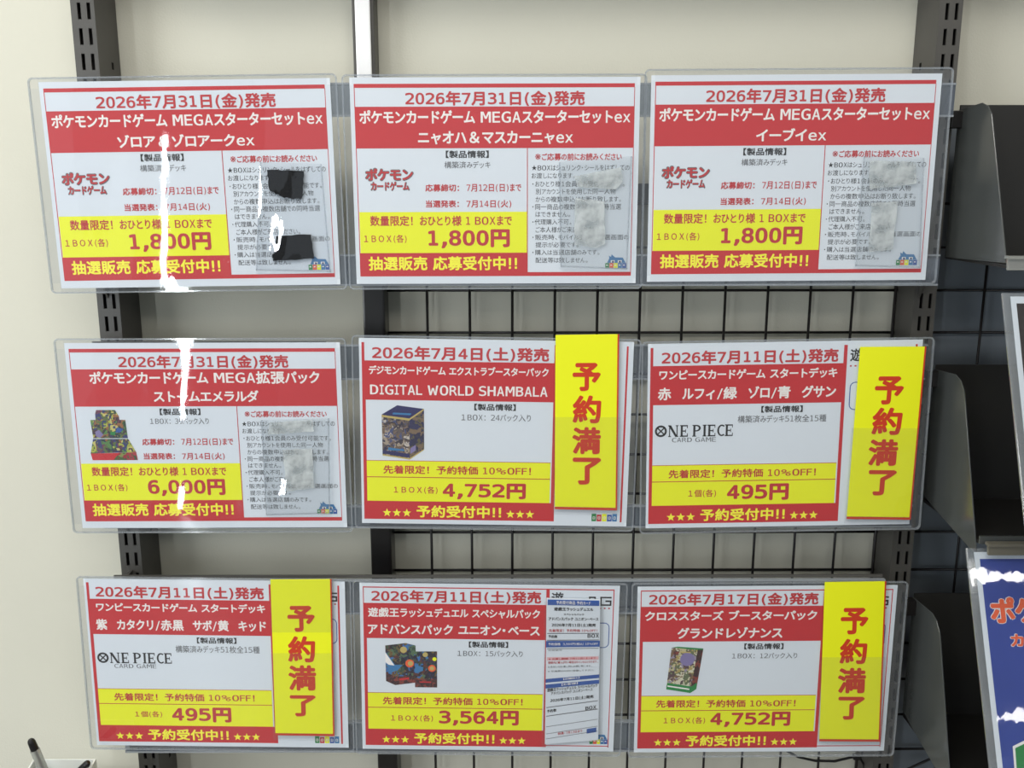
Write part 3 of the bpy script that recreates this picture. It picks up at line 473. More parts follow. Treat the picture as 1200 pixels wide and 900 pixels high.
def lottery(i, label, title1, b1, title2, b2, price, sub, picture, margins, wr=False):
    t, s = sign(i, label, margins, wr)
    p = Print(.1); p.rect(5, 6.3, 291.4, 10.2, 'red'); p.rect(4.2, 6.3, 5.0, 202, 'red'); p.rect(291, 10, 291.7, 202, 'red')
    p.rect(4.5, 28.8, 291.1, 70.2, 'red', .12); p.rect(181.2, 70, 182.0, 198.4, 'red', .16); p.rect(4.5, 198.0, 291.4, 202.1, 'red', .12); p.rect(5, 177.5, 181.6, 198.3, 'red', .14)
    p.build('red_frame', s)
    p = Print(.1); p.rect(5.4, 134.9, 181.1, 177.7, 'yellow'); p.build('price_band', s)
    mk(s, 'date_lettering', [('2026年7月31日(金)発売', (56.6, 13.4, 240.5, 28.4), 'red_text', .034)])
    mk(s, 'title_lettering', [(title1, b1, 'white_text', BD), (title2, b2, 'white_text', BD)], .2)
    mk(s, 'product_lettering', [('【製品情報】', (97, 72.5, 141.6, 80.1), 'black_text', .025), (sub[0], sub[1], 'grey_text', .005),
        ('応募締切：', (75.1, 106.5, 110.4, 114.1), 'red_text', BD), ('7月12日(日)まで', (118.1, 106.3, 175.2, 114.6), 'red_text', .018),
        ('当選発表：', (75.3, 122.9, 110, 130.4), 'red_text', BD), ('7月14日(火)', (117.8, 122.7, 164.7, 130.9), 'red_text', .018)])
    mk(s, 'price_lettering', [('数量限定！おひとり様 1 BOXまで', (16.4, 138.7, 165.4, 149.3), 'red_text', .02), ('１ＢＯＸ(各)', (9.4, 158.2, 54.3, 167), 'red_text', .012),
        (price, (77.2, 153, 163.1, 172.7), 'red_text', .046)], .2)
    mk(s, 'footer_lettering', [('抽選販売 応募受付中!!', (13.3, 181.1, 170.7, 195.9), 'yellow_text', .03)], .2)
    mk(s, 'notice_lettering', [('ご応募の前にお読みください', (196.6, 75.5, 279.5, 82.8), 'red_text', .022), ('※', (189.6, 76, 195.4, 82), 'red_text', .004)]+[(a, b, 'black_text', 0) for a, b in NOTE])
    emblem(s, 263.8, 179.4, 286.9, 194.5)
    if picture: picture(s)
    else:
        p = Print(.15)
        for off, mt, l in ((.075, 'grey_text', .15), (.035, 'red_text', .3)):
            d = 1.0 if l < .2 else 0
            p.text('ポケモン', (13.5-d, 90.5-d, 62.5+d, 102.5+d), mt, off, l); p.text('カードゲーム', (19-d, 104-d*.6, 58+d, 112.5+d), mt, off*.9, l)
        p.build('game_logo', s, label='red lettering with grey outline')
    return t
K1 = 'ポケモンカードゲーム MEGAスターターセットex'
DK = ('構築済みデッキ', (95.4, 83.4, 143.2, 90.4))
MG = (8, 4.5, 8, 5.5)
lottery(0, 'top left price sign, 1,800 yen, with two black tape pieces on its notice side', K1, (8.9, 32.0, 287.5, 46), 'ゾロア＆ゾロアークex', (74.6, 53.2, 215.9, 66.2), '1,800円', DK, None, (11, 4.5, 7, 5.5), True)
lottery(1, 'top middle price sign, 1,800 yen, red title band and clear pouch at right', K1, (8.9, 32.0, 287.5, 46), 'ニャオハ＆マスカーニャex', (68.6, 53, 228.7, 66.4), '1,800円', DK, None, (8, 3, 7, 6))
lottery(2, 'top right price sign, 1,800 yen, beside the right upright', K1, (8.9, 32.0, 287.5, 46), 'イーブイex', (109.5, 53, 182.1, 66), '1,800円', DK, None, (7, 6, 11.5, 4.5))
def mapper(bb, mm):
    (x0, y0, x1, y1), (u0, v0, u1, v1) = bb, mm
    return lambda pts: [(u0+(x-x0)/(x1-x0)*(u1-u0), v0+(y-y0)/(y1-y0)*(v1-v0)) for x, y in pts]
def pic_display(s):
    f = mapper((65, 115, 765, 830), (16.5, 73.2, 68.7, 130.9)); p = Print(.2)
    p.pg(f([(215, 125), (490, 125), (540, 210), (545, 262), (630, 265), (645, 520), (135, 520), (115, 265), (195, 262), (195, 180)]), 'art_display')
    p.pg(f([(130, 530), (385, 530), (400, 725), (75, 735)]), 'art_display'); p.pg(f([(400, 530), (650, 530), (750, 720), (410, 725)]), 'art_display')
    p.pg(f([(385, 530), (400, 530), (410, 725), (400, 725)]), 'navy')
    p.pg(f([(75, 735), (500, 727), (400, 830), (95, 830)]), 'red'); p.pg(f([(500, 727), (750, 720), (765, 830), (400, 830)]), 'art_redgreen')
    p.pg(f([(170, 430), (230, 400), (290, 470), (230, 520), (180, 490)]), 'purple', .25); p.pg(f([(470, 440), (500, 370), (590, 390), (540, 440)]), 'blue_print', .25)
    p.pg(f([(400, 430), (470, 430), (460, 480), (390, 470)]), 'green', .25)
    p.build('product_picture', s, label='printed picture of an open green and red display box')
lottery(3, 'left price sign of the middle row, 6,000 yen, with a display box picture', 'ポケモンカードゲーム MEGA拡張パック', (23.6, 31.1, 273.5, 45.4), 'ストームエメラルダ', (91.7, 52.4, 206.3, 65.6), '6,000円',
        ('１BOX：30パック入り', (85.7, 83.2, 149.9, 90.4)), pic_display, (11, 5, 6.5, 6), True)

def reserve(i, label, date, title1, b1, title2, b2, sub, unit, ub, price, pb, rb, topline, picture, margins, right, extra=None, rlogo=True):
    t, s = sign(i, label, margins)
    x0 = 3.8 if topline else 2.8
    p = Print(.1); p.rect(x0, 4.6, x0+(1.0 if topline else 2.9), 204.5, 'red'); p.rect(rb-3.8, 4.6, rb, 205, 'red', .12)
    p.rect(x0+(0 if topline else 2), 24.6, rb, 68.1, 'red', .13); p.rect(x0, 183.6, rb, 204.9, 'red', .14); p.rect(right, 5, right+(1 if topline else 2), 205, 'red')
    p.rect(x0, 68, x0+3.6, 184, 'red', .11)
    if topline: p.rect(3.8, 4.6, right+1, 5.9, 'red', .16); p.rect(rb+.01, 202.5, right+1, 203.6, 'red')
    p.build('red_frame', s)
    p = Print(.1); e = rb-5.2; p.rect(x0+3.6, 136.7, e, 184, 'yellow'); p.rect(x0+3.6, 155.3, e, 156.2, 'red_text', .2); p.rect(x0+3.6, 136.5, e, 137.1, 'red_text', .2); p.build('price_band', s)
    mk(s, 'date_lettering', [(date, (rb-203.5 if topline else rb-201, 8.2, rb-9.5, 23.8), 'red_text', .036)])
    mk(s, 'title_lettering', [(title1, b1, 'white_text', BD), (title2, b2, 'white_text', BD)], .2)
    mk(s, 'product_lettering', [('【製品情報】', (125, 70.8, 170.5, 78.4), 'black_text', .025), (sub[0], sub[1], 'grey_text', .005)])
    mk(s, 'price_lettering', [('先着限定！予約特価 10%OFF！', (24.7, 142, 188.5, 151.9), 'red_text', .022), (unit, ub, 'red_text', .012), (price, pb, 'red_text', .046)], .2)
    p = Print(.2)
    for u in (28.2, 39.2, 50.4, 166.4, 177.2, 188.2): p.star(u, 197.4, 5.1, 'yellow_text')
    p.text('予約受付中!!', (61.1, 188.1, 155.9, 202.4), 'yellow_text', .03); p.build('footer_lettering', s)
    if rlogo:
        p = Print(.12); p.text('遊', (219.3, 8.6, 233, 22.8), 'black_text', .02);
        p.frame(262, 13.6, 270, 24.6, 1.8, 'black_text'); p.frame(275, 13.6, 288, 24.6, 1.8, 'black_text'); p.rect(281, 18, 288, 20, 'black_text'); p.rect(285.9, 15.5, 288.1, 17.9, 'paper', .14)
        for k in range(14): p.rect(219.5+k*5, 27, 221.5+k*5, 28.6, 'red_text')
        p.rframe(220.7, 45.5, 287, 77, 6, 1.0, 'blue_print'); p.build('section_logo', s, label='black section logo over a blue rounded box')
    if picture: picture(s)
    if extra: extra(s)
    return t, s
def piece_logo(s):
    p = Print(.15); v0, v1 = 91, 104.2; H = v1-v0
    p.disc(15.3, (v0+v1)/2, H*.5, 'black_text', None, H*.33, 24)
    for sgn in (1, -1): p.pg([(15.3-4.2, 97.6-sgn*4.2-1), (15.3-4.2, 97.6-sgn*4.2+1), (15.3+4.2, 97.6+sgn*4.2+1), (15.3+4.2, 97.6+sgn*4.2-1)], 'black_text')
    def stem(x, wd): p.rect(x, v0, x+wd, v1, 'black_text'); p.rect(x-1, v0, x+wd+1, v0+1, 'black_text'); p.rect(x-1, v1-1, x+wd+1, v1, 'black_text')
    def E(x):
        stem(x, 2.2); p.rect(x, v0, x+7.6, v0+1.4, 'black_text'); p.rect(x, v1-1.4, x+7.8, v1, 'black_text'); p.rect(x+2, v0+H*.46, x+5.6, v0+H*.56, 'black_text')
        p.rect(x+6.8, v0, x+7.6, v0+3.6, 'black_text'); p.rect(x+7, v1-3.8, x+7.8, v1, 'black_text'); p.rect(x+5, v0+H*.36, x+5.7, v0+H*.66, 'black_text')
    stem(24.4, 1.1); stem(32.6, 1.1); p.pg([(23.4, v0), (26.4, v0), (33.8, v1), (31.2, v1)], 'black_text')
    E(37.2); stem(51, 2.3)
    for k in range(10):
        a, b = -math.pi/2+math.pi*k/10, -math.pi/2+math.pi*(k+1)/10; cx, cy = 54.6, v0+H*.28
        p.pg([(cx+4.6*math.cos(a), cy+H*.28*math.sin(a)), (cx+4.6*math.cos(b), cy+H*.28*math.sin(b)), (cx+2.4*math.cos(b), cy+H*.17*math.sin(b)), (cx+2.4*math.cos(a), cy+H*.17*math.sin(a))], 'black_text')
    p.rect(53, v0, 54.8, v0+1.4, 'black_text'); p.rect(53, v0+H*.46, 54.8, v0+H*.56, 'black_text')
    stem(62.3, 2.3); E(67.6)
    for k in range(14):
        a, b = math.radians(50)+math.radians(260)*k/14, math.radians(50)+math.radians(260)*(k+1)/14; cx, cy = 82.4, v0+H*.5
        p.pg([(cx+5*math.cos(a), cy-H*.5*math.sin(a)), (cx+5*math.cos(b), cy-H*.5*math.sin(b)), (cx+3*math.cos(b), cy-H*.38*math.sin(b)), (cx+3*math.cos(a), cy-H*.38*math.sin(a))], 'black_text')
    E(88.0-1.2); p.text('CARD GAME', (27.7, 105.2, 76.2, 110.4), 'grey_text', .005)
    p.build('game_logo', s, label='black serif lettering whose first letter is a crossed circle')
def tiles_logo(s):
    p = Print(.15)
    for k, c in enumerate(('green', 'red', 'yellow', 'blue_print', 'teal')):
        u = 257.6+k*5.8; p.rect(u, 196.2 if k % 2 else 195.2, u+5.2, 204.2, c); p.frame(u+1.3, 198.4, u+3.9, 202, .7, 'white_text', .2)
    p.build('tiles_logo', s, label='row of five coloured logo tiles')
def pic_cube(s):
    f = mapper((112, 65, 695, 820), (23.6, 73.9, 70.4, 135.4)); p = Print(.2)
    p.pg(f([(112, 195), (325, 65), (690, 110), (490, 260)]), 'navy'); p.pg(f([(112, 195), (490, 250), (490, 820), (118, 765)]), 'art_navybox')
    p.pg(f([(490, 250), (690, 110), (690, 680), (490, 820)]), 'art_navyside'); p.pg(f([(112, 200), (490, 245), (490, 275), (112, 228)]), 'gold', .25)
    p.pg(f([(490, 245), (690, 105), (690, 125), (490, 270)]), 'gold', .25); p.pg(f([(118, 690), (490, 740), (490, 790), (118, 735)]), 'navy', .25)
    p.pg(f([(270, 165), (520, 175), (500, 200), (260, 190)]), 'teal', .25); p.pg(f([(500, 660), (575, 610), (575, 690), (500, 740)]), 'purple', .25); p.pg(f([(200, 650), (420, 680), (420, 700), (190, 690)]), 'teal', .27)
    p.pg(f([(118, 765), (490, 820), (690, 680), (690, 665), (490, 800), (118, 748)]), 'gold', .25)
    p.build('product_picture', s, label='printed picture of a navy box with gold edges')
reserve(4, 'middle price sign of the middle row, 4,752 yen, with a navy box picture', '2026年7月4日(土)発売', 'デジモンカードゲーム エクストラブースターパック', (10.2, 29.8, 205.6, 39.9), 'DIGITAL WORLD SHAMBALA', (11.3, 51, 204.8, 62.2),
        ('１BOX：24パック入り', (111, 82.4, 187.1, 90.3)), '１ＢＯＸ(各)', (36, 166, 84.8, 174.7), '4,752円', (90.6, 161.4, 183.2, 180.5), 215.2, False, pic_cube, (8, 3, 8, 6), 289.4, tiles_logo, False)
reserve(5, 'right price sign of the middle row, 495 yen, in a case against the right upright', '2026年7月11日(土)発売', 'ワンピースカードゲーム スタートデッキ', (12.5, 28.9, 206.3, 40.3), '赤　ルフィ/緑　ゾロ/青　グサン', (11.3, 48.5, 206, 62.7),
        ('構築済みデッキ51枚全15種', (99.5, 81.2, 196.9, 89.6)), '１個(各)', (47.1, 165.4, 78.1, 174.4), '495円', (90.4, 159.6, 159.3, 179), 216, False, piece_logo, (7, 2.5, 12.5, 6.5), 289.6, None)
reserve(6, 'left price sign of the lower row, 495 yen, tagged at its right', '2026年7月11日(土)発売', 'ワンピースカードゲーム スタートデッキ', (12.1, 28.9, 205.3, 40.0), '紫　カタクリ/赤黒　サボ/黄　キッド', (10.5, 49.2, 205.5, 62.9),
        ('構築済みデッキ51枚全15種', (99.8, 81.1, 196.8, 90.1)), '１個(各)', (47.6, 165, 79.2, 173), '495円', (90.9, 159.6, 160.3, 178.7), 214, False, piece_logo, (8, 2.5, 7, 5.5), 288.4, tiles_logo)
def pic_pair(s):
    f = mapper((105, 115, 920, 830), (28.1, 73.6, 88.3, 129.4)); p = Print(.2)
    p.pg(f([(110, 160), (430, 118), (585, 155), (585, 755), (260, 800), (115, 735)]), 'art_dark'); p.pg(f([(115, 590), (260, 660), (585, 640), (585, 755), (260, 800), (115, 735)]), 'art_brown', .22)
    p.pg(f([(110, 270), (150, 310), (260, 470), (380, 470), (300, 560), (180, 600), (112, 450)]), 'teal', .24); p.pg(f([(110, 270), (130, 300), (250, 480), (160, 470), (110, 430)]), 'white_text', .26)
    u, v = f([(490, 445)])[0]; p.disc(u, v, 5, 'orange', .24); p.disc(u+.8, v, 3, 'gold', .26); u, v = f([(395, 225)])[0]; p.disc(u, v, 4, 'gold', .24)
    p.pg(f([(320, 690), (480, 670), (480, 700), (330, 725)]), 'red', .26)
    p.pg(f([(575, 250), (920, 245), (920, 830), (572, 830)]), 'art_dark', .28); p.pg(f([(572, 690), (920, 690), (920, 830), (572, 830)]), 'art_brown', .3)
    p.pg(f([(575, 470), (700, 500), (700, 560), (600, 600), (574, 600)]), 'teal', .3); u, v = f([(840, 520)])[0]; p.disc(u, v, 4.4, 'orange', .3); p.disc(u, v, 2.6, 'gold', .32)
    u, v = f([(880, 370)])[0]; p.disc(u, v, 2.4, 'yellow', .3); u, v = f([(735, 300)])[0]; p.disc(u, v, 3, 'gold', .3); p.pg(f([(640, 735), (830, 735), (820, 755), (650, 755)]), 'red', .34)
    p.build('product_picture', s, label='printed picture of a dark box and a card pack')
_, s8 = reserve(7, 'middle price sign of the lower row, 3,564 yen, with order slips on it', '2026年7月11日(土)発売', '遊戯王ラッシュデュエル スペシャルパック', (9.3, 30, 206.5, 41.8), 'アドバンスパック ユニオン・ベース', (8.7, 50.1, 206.9, 63.4),
        ('１BOX：15パック入り', (112, 82, 187.5, 89.7)), '１ＢＯＸ(各)', (34.1, 164.9, 83.4, 173.7), '3,564円', (90.4, 158.2, 184.2, 178.4), 217, True, pic_pair, (8, 3, 9, 6.5), 290, None)
emblem(s8, 268, 184, 290, 200.5)
def pic_slim(s):
    f = mapper((140, 95, 690, 800), (36, 74.6, 77.7, 133.2)); p = Print(.2)
    p.pg(f([(205, 105), (605, 130), (515, 800), (140, 740)]), 'art_cream'); p.pg(f([(605, 130), (690, 130), (605, 740), (515, 800)]), 'art_brown', .22)
    p.pg(f([(205, 105), (300, 92), (690, 122), (690, 138), (605, 142)]), 'green', .24); p.pg(f([(155, 640), (530, 700), (515, 800), (140, 740)]), 'green', .24)
    p.pg(f([(162, 680), (500, 732), (498, 752), (160, 700)]), 'white_text', .26); p.pg(f([(530, 700), (612, 640), (605, 740), (515, 800)]), 'green', .24)
    u, v = f([(450, 285)])[0]; p.disc(u, v, 8.4, 'purple', .24); p.pg(f([(240, 160), (330, 165), (310, 210), (230, 205)]), 'art_brown', .25)
    p.pg(f([(340, 165), (500, 175), (500, 190), (340, 182)]), 'gold', .26)
    p.build('product_picture', s, label='printed picture of a slim cream and green box')
reserve(8, 'right price sign of the lower row, 4,752 yen, with a slim green box picture', '2026年7月17日(金)発売', 'クロススターズ ブースターパック', (9.2, 29.7, 207.1, 42.2), 'グランドレゾナンス', (47, 50.4, 168.5, 64.6),
        ('１BOX：12パック入り', (111.3, 82.8, 187, 90.1)), '１ＢＯＸ(各)', (34.2, 164.2, 83.1, 173), '4,752円', (89.3, 157.9, 183.4, 177.4), 217, True, pic_slim, (7, 4.5, 12, 7), 291.3, None)

# ------------------------------------------------------------------ things taped on the signs (front plane a little proud of the cases)
FY = -.0030
def plane_thing(name, quad, y, label, cat, group=None):
    """a flat thing whose corners (TL TR BR BL in the photograph) lie on the plane Y=y"""
    P = [at(px, py, y) for px, py in quad]; base = (P[2]+P[3])/2
    t = empty(name, base, 0, label, cat, group)
    def g(a, b, d=0):       # 0..1 across, 0..1 down, d metres towards the viewer
        p = (P[0]*(1-a)+P[1]*a)*(1-b)+(P[3]*(1-a)+P[2]*a)*b-base; return (p.x, p.y-d, p.z)
    return t, g
def slab(m, g, a0, b0, a1, b1, d0, d1, mat):
    m.prism([g(a0, b1, d0), g(a1, b1, d0), g(a1, b0, d0), g(a0, b0, d0)], (0, -(d1-d0), 0), mat)
def gtext(m, g, body, box, mat, bold, d, skew=0):
    V, F, (x0, y0, x1, y1) = glyphs(body, bold); b = len(m.v); k = m.slot(mat); a0, b0, a1, b1 = box
    for x, y, z in V: m.v.append(g(a0+(x-x0)/(x1-x0)*(a1-a0), b1-(y-y0)/(y1-y0)*(b1-b0)+skew*(x-x0)/(x1-x0), d+z*.000008))
    for f in F: m.f.append(tuple(b+i for i in f)); m.m.append(k)
def full_tag(quad, chars, label, wrinkle=False):
    t, g = plane_thing('reserved_tag', quad, FY, label, 'tag', 'yellow fully-reserved tags')
    m = MB(); slab(m, g, 0, 0, .975, .985, 0, .0004, 'yellow_card'); m.build('card', t)
    m = MB(); slab(m, g, .975, .0, 1, 1, 0, .0004, 'tag_red'); slab(m, g, 0, .987, .975, 1, 0, .0004, 'tag_red'); m.build('card_edge', t, label='thin red edge')
    m = MB()
    for ch, bx in zip('予約満了', chars): gtext(m, g, ch, bx, 'tag_red', .036, .0006)
    m.build('lettering', t)
    m = MB(); m.poly([g(-.04, 1.03, .0012), g(1.04, 1.03, .0012), g(1.04, .46, .0016), g(-.04, .46, .0016)], 'pocket_film')
    if wrinkle: m.poly([g(-.01, .33, .001), g(1.01, .33, .001), g(1.01, 0, .0014), g(-.01, 0, .0014)], 'pouch_shiny')
    m.build('clear_pocket', t)
def chars_of(quad, boxes):
    (x0, y0), (x1, _), (x2, y2), (x3, _) = quad; out = []
    for a, b, c, d in boxes:
        f = ((b+d)/2-y0)/(y2-y0); l = x0+(x3-x0)*f; r = x1+(x2-x1)*f
        out.append(((a-l)/(r-l), (b-y0)/(y2-y0), (c-l)/(r-l), (d-y0)/(y2-y0)))
    return out
q = [(651, 392.5), (725.5, 391.5), (723, 598), (650, 596.5)]
full_tag(q, chars_of(q, [(671, 424.5, 704, 457), (671, 462, 704.5, 494.5), (670.5, 499, 704, 531), (671, 535, 704.5, 567.5)]), 'yellow tag reaching above the 4,752 yen sign of the middle row')
q = [(1008, 406.5), (1085.5, 406), (1067, 609), (992, 608)]
full_tag(q, chars_of(q, [(1025, 440, 1059, 472.5), (1022, 476, 1057, 508), (1017.5, 513, 1052, 544.5), (1017, 549.5, 1050, 580)]), 'yellow tag on the 495 yen sign beside the right upright')
q = [(317, 679), (388.5, 678.5), (392, 862.5), (323, 861.5)]
full_tag(q, chars_of(q, [(337, 709, 369, 739), (337.5, 744, 369.5, 774.5), (338, 778, 370.5, 808), (340, 813.5, 370.5, 839)]), 'yellow tag with crinkled film at its top on the left sign of the lower row', True)
q = [(966.5, 682), (1038.5, 681), (1031, 869), (960, 868.5)]
full_tag(q, chars_of(q, [(985, 711.5, 1017.5, 742), (984, 747, 1016, 776.5), (981.5, 781, 1014.5, 811), (982, 815, 1013, 842.5)]), 'yellow tag on the 4,752 yen sign at the lower right')

# clear pouches -------------------------------------------------------------------
def pouch(quad, label, mat='pouch_film'):
    t, g = plane_thing('clear_pouch', quad, FY, label, 'pouch', 'small clear pouches on the upper signs')
    m = MB(); n = 10
    for i in range(n):
        for j in range(n):
            f = lambda a, b: g(a, b, .0006+(.0019 if mat == 'pouch_shiny' else .0012)*math.sin(math.pi*a)*math.sin(math.pi*b)+.0003*math.sin(a*11+b*4))
            m.poly([f(i/n, (j+1)/n), f((i+1)/n, (j+1)/n), f((i+1)/n, j/n), f(i/n, j/n)], mat)
    o = m.build('front_film', t)
    bm = bmesh.new(); bm.from_mesh(o.data); bmesh.ops.remove_doubles(bm, verts=bm.verts, dist=1e-7); bmesh.ops.recalc_face_normals(bm, faces=bm.faces); bm.to_mesh(o.data); bm.free(); o.data.shade_smooth()
    m = MB(); slab(m, g, 0, .985, 1, 1, 0, .0008, 'case_rim'); slab(m, g, 0, 0, .02, 1, 0, .0006, 'case_rim'); slab(m, g, .98, 0, 1, 1, 0, .0006, 'case_rim'); m.build('sealed_edge', t)
pouch([(305, 190), (377, 192), (388, 319), (300, 317)], 'shiny clear pouch covering the black tape pieces on the top left sign', 'pouch_shiny')
pouch([(655, 190), (741, 183), (735, 316), (657, 313)], 'clear pouch on the notice side of the top middle sign')
pouch([(1012, 183), (1083, 185), (1078, 314), (1002, 312)], 'clear pouch on the notice side of the top right sign')
pouch([(306, 492), (386, 490), (387, 602), (312, 604)], 'clear pouch on the notice side of the 6,000 yen sign')
def ragged(name, pts, label, cat, mat, y, th, group):
    P = [at(px, py, y) for px, py in pts]; zb = min(p.z for p in P); base = Vector((sum(p.x for p in P)/len(P), y, zb))
    m = MB(); m.prism([p-base for p in P], (0, -th, 0), mat); o = m.build(name, None, label=label, cat=cat, group=group); o.location = base
def tear(pts, amp=.9, n=7):
    out = []
    for i in range(len(pts)):
        (x0, y0), (x1, y1) = pts[i], pts[(i+1) % len(pts)]
        for k in range(n):
            f = k/n; a = amp*(random.random()-.5)*2 if k else 0; L = math.hypot(x1-x0, y1-y0); out.append((x0+(x1-x0)*f-(y1-y0)/L*a, y0+(y1-y0)*f+(x1-x0)/L*a))
    return out
TG = 'patches inside the pouches of the upper signs'
ragged('tape_piece', tear([(313, 199), (356, 200.5), (353.5, 233), (333, 232), (316, 223)]), 'black torn tape piece, upper one on the top left sign', 'tape', 'tape', FY+.0004, .0006, 'black tape pieces')
ragged('tape_piece', tear([(324, 276.5), (364.5, 275), (368, 303), (320, 306), (319, 299), (322, 296)]), 'black torn tape piece, lower one on the top left sign', 'tape', 'tape', FY+.0004, .0006, 'black tape pieces')
ragged('paper_patch', tear([(673, 206), (728, 196), (730, 212), (722, 222), (676, 219)], .5), 'milky crumpled patch across the notice of the top middle sign', 'patch', 'milky_patch', FY+.0004, .0004, None)
ragged('paper_patch', tear([(674, 232), (708, 236), (709, 286), (700, 291), (673, 287)], .5), 'milky upright patch low on the notice of the top middle sign', 'patch', 'milky_patch', FY+.0004, .0004, None)
ragged('paper_patch', tear([(1019, 188), (1073, 190), (1074, 215), (1019, 222)], .5), 'milky patch high on the notice of the top right sign', 'patch', 'milky_patch', FY+.0004, .0004, None)
ragged('paper_patch', tear([(1021, 238), (1052, 236), (1046, 292), (1018, 296)], .5), 'milky patch low on the notice of the top right sign', 'patch', 'milky_patch', FY+.0004, .0004, None)
ragged('paper_patch', tear([(316, 495), (366, 492), (368, 506), (314, 509)], .5), 'small milky patch high on the notice of the 6,000 yen sign', 'patch', 'milky_patch', FY+.0004, .0004, None)
ragged('paper_patch', tear([(331, 527), (366, 525), (368, 572), (336, 576)], .5), 'milky upright patch low on the notice of the 6,000 yen sign', 'patch', 'milky_patch', FY+.0004, .0004, None)

# order slips -----------------------------------------------------------------------
t, g = plane_thing('order_slips', [(640.5, 700.5), (703.5, 702), (701, 867), (638.5, 872)], FY, 'narrow white and blue order slips in a clear pocket on the 3,564 yen sign', 'slips')
m = MB(); slab(m, g, 0, 0, 1, 1, 0, .0004, 'paper'); s1 = m.build('lower_slip', t)
m = MB(); slab(m, g, 0, 0, 1, .47, .0005, .0009, 'paper'); s2 = m.build('upper_slip', t)
def bar(m, b0, b1, mat, d, a0=.02, a1=.98, sk=0): m.poly([g(a0, b1, d), g(a1, b1+sk, d), g(a1, b0+sk, d), g(a0, b0, d)], mat)
m = MB(); D = .0012; K = 'black_text'
bar(m, .008, .045, 'blue_print', D); gtext(m, g, '予約受付商品 予約カード', (.18, .015, .82, .038), 'white_text', .01, D+.0002)
gtext(m, g, '遊戯王ラッシュデュエル', (.14, .058, .87, .082), K, .03, D); gtext(m, g, 'スペシャルパック', (.32, .098, .70, .113), K, .02, D)
gtext(m, g, 'アドバンスパック ユニオン・ベース', (.04, .125, .97, .148), K, .025, D); gtext(m, g, '2026年7月11日(土)発売', (.10, .166, .92, .190), K, .03, D)
gtext(m, g, '先着限定！予約特価 10%OFF！', (.05, .205, .95, .225), 'red_text', .01, D)
for b in (.232, .278): bar(m, b, b+.004, K, D)
gtext(m, g, '予約数', (.04, .245, .21, .266), K, .02, D); gtext(m, g, 'BOX', (.77, .238, .98, .265), K, .03, D)
bar(m, .285, .328, 'blue_print', D, .0, 1.0); gtext(m, g, '予約価格　3,564円(税込) 10%OFF', (.04, .297, .97, .316), 'white_text', .01, D+.0002)
bar(m, .336, .340, 'grey_text', D); gtext(m, g, '会員番号', (.04, .344, .3, .354), 'grey_text', 0, D)
bar(m, .395, .418, 'pink_print', D); gtext(m, g, '※お渡し期間 7月11日(土)まで', (.05, .400, .93, .414), 'red_text', .01, D+.0002)
gtext(m, g, '期間内に購入がない場合はキャンセルとなります。', (.04, .424, .97, .441), 'red_text', .01, D)
for b in (.455,): gtext(m, g, 'お支払いはお渡し時にお願い致します。', (.04, b, .86, b+.012), K, 0, D)
m.build('slip_print', s2)
m = MB(); D = .0007
gtext(m, g, '※引換票は大切に保管して下さい。', (.04, .487, .9, .499), K, 0, D)
bar(m, .545, .570, 'blue_print', D, 0, 1, -.02); gtext(m, g, '【店舗控え】', (.33, .542, .63, .556), 'white_text', .01, D+.0002, -.008)
bar(m, .583, .610, 'blue_print', D, 0, 1, -.02); gtext(m, g, '【お客様】', (.30, .580, .60, .595), 'white_text', .01, D+.0002, -.008)
gtext(m, g, '遊戯王ラッシュデュエル スペシャルパック', (.03, .610, .97, .634), K, .02, D, -.02); gtext(m, g, 'アドバンスパック ユニオン・ベース', (.10, .636, .88, .658), K, .02, D, -.018)
gtext(m, g, '2026年7月11日(土)発売', (.09, .684, .90, .708), K, .03, D, -.015)
for b in (.740, .800): bar(m, b, b+.005, 'grey_text', D, .02, .98, -.03)
gtext(m, g, '予約数', (.03, .758, .21, .780), K, .02, D, -.006); gtext(m, g, 'BOX', (.75, .750, .95, .776), K, .03, D, -.006)
for b in (.875, .925, .960): bar(m, b, b+.003, 'grey_text', D, .02, .98, -.03)
bar(m, .912, .945, 'blue_print', D, .78, .96, -.006); gtext(m, g, '特典・7月13日まで', (.24, .922, .70, .942), 'red_text', .01, D, -.01)
m.build('slip_print', s1)
m = MB(); m.poly([g(-.06, 1.02, .002), g(1.08, 1.0, .002), g(1.06, .02, .002), g(-.04, .02, .002)], 'pocket_film'); m.build('clear_pocket', t)

# added grey sheet: shade of the right-hand bay put in as colour
m = MB(); m.box((.4855, WY-.0008, -.9), (1.4, WY+.001, .262), 'bay_shade'); m.build('shade_panel_1', kind='structure')
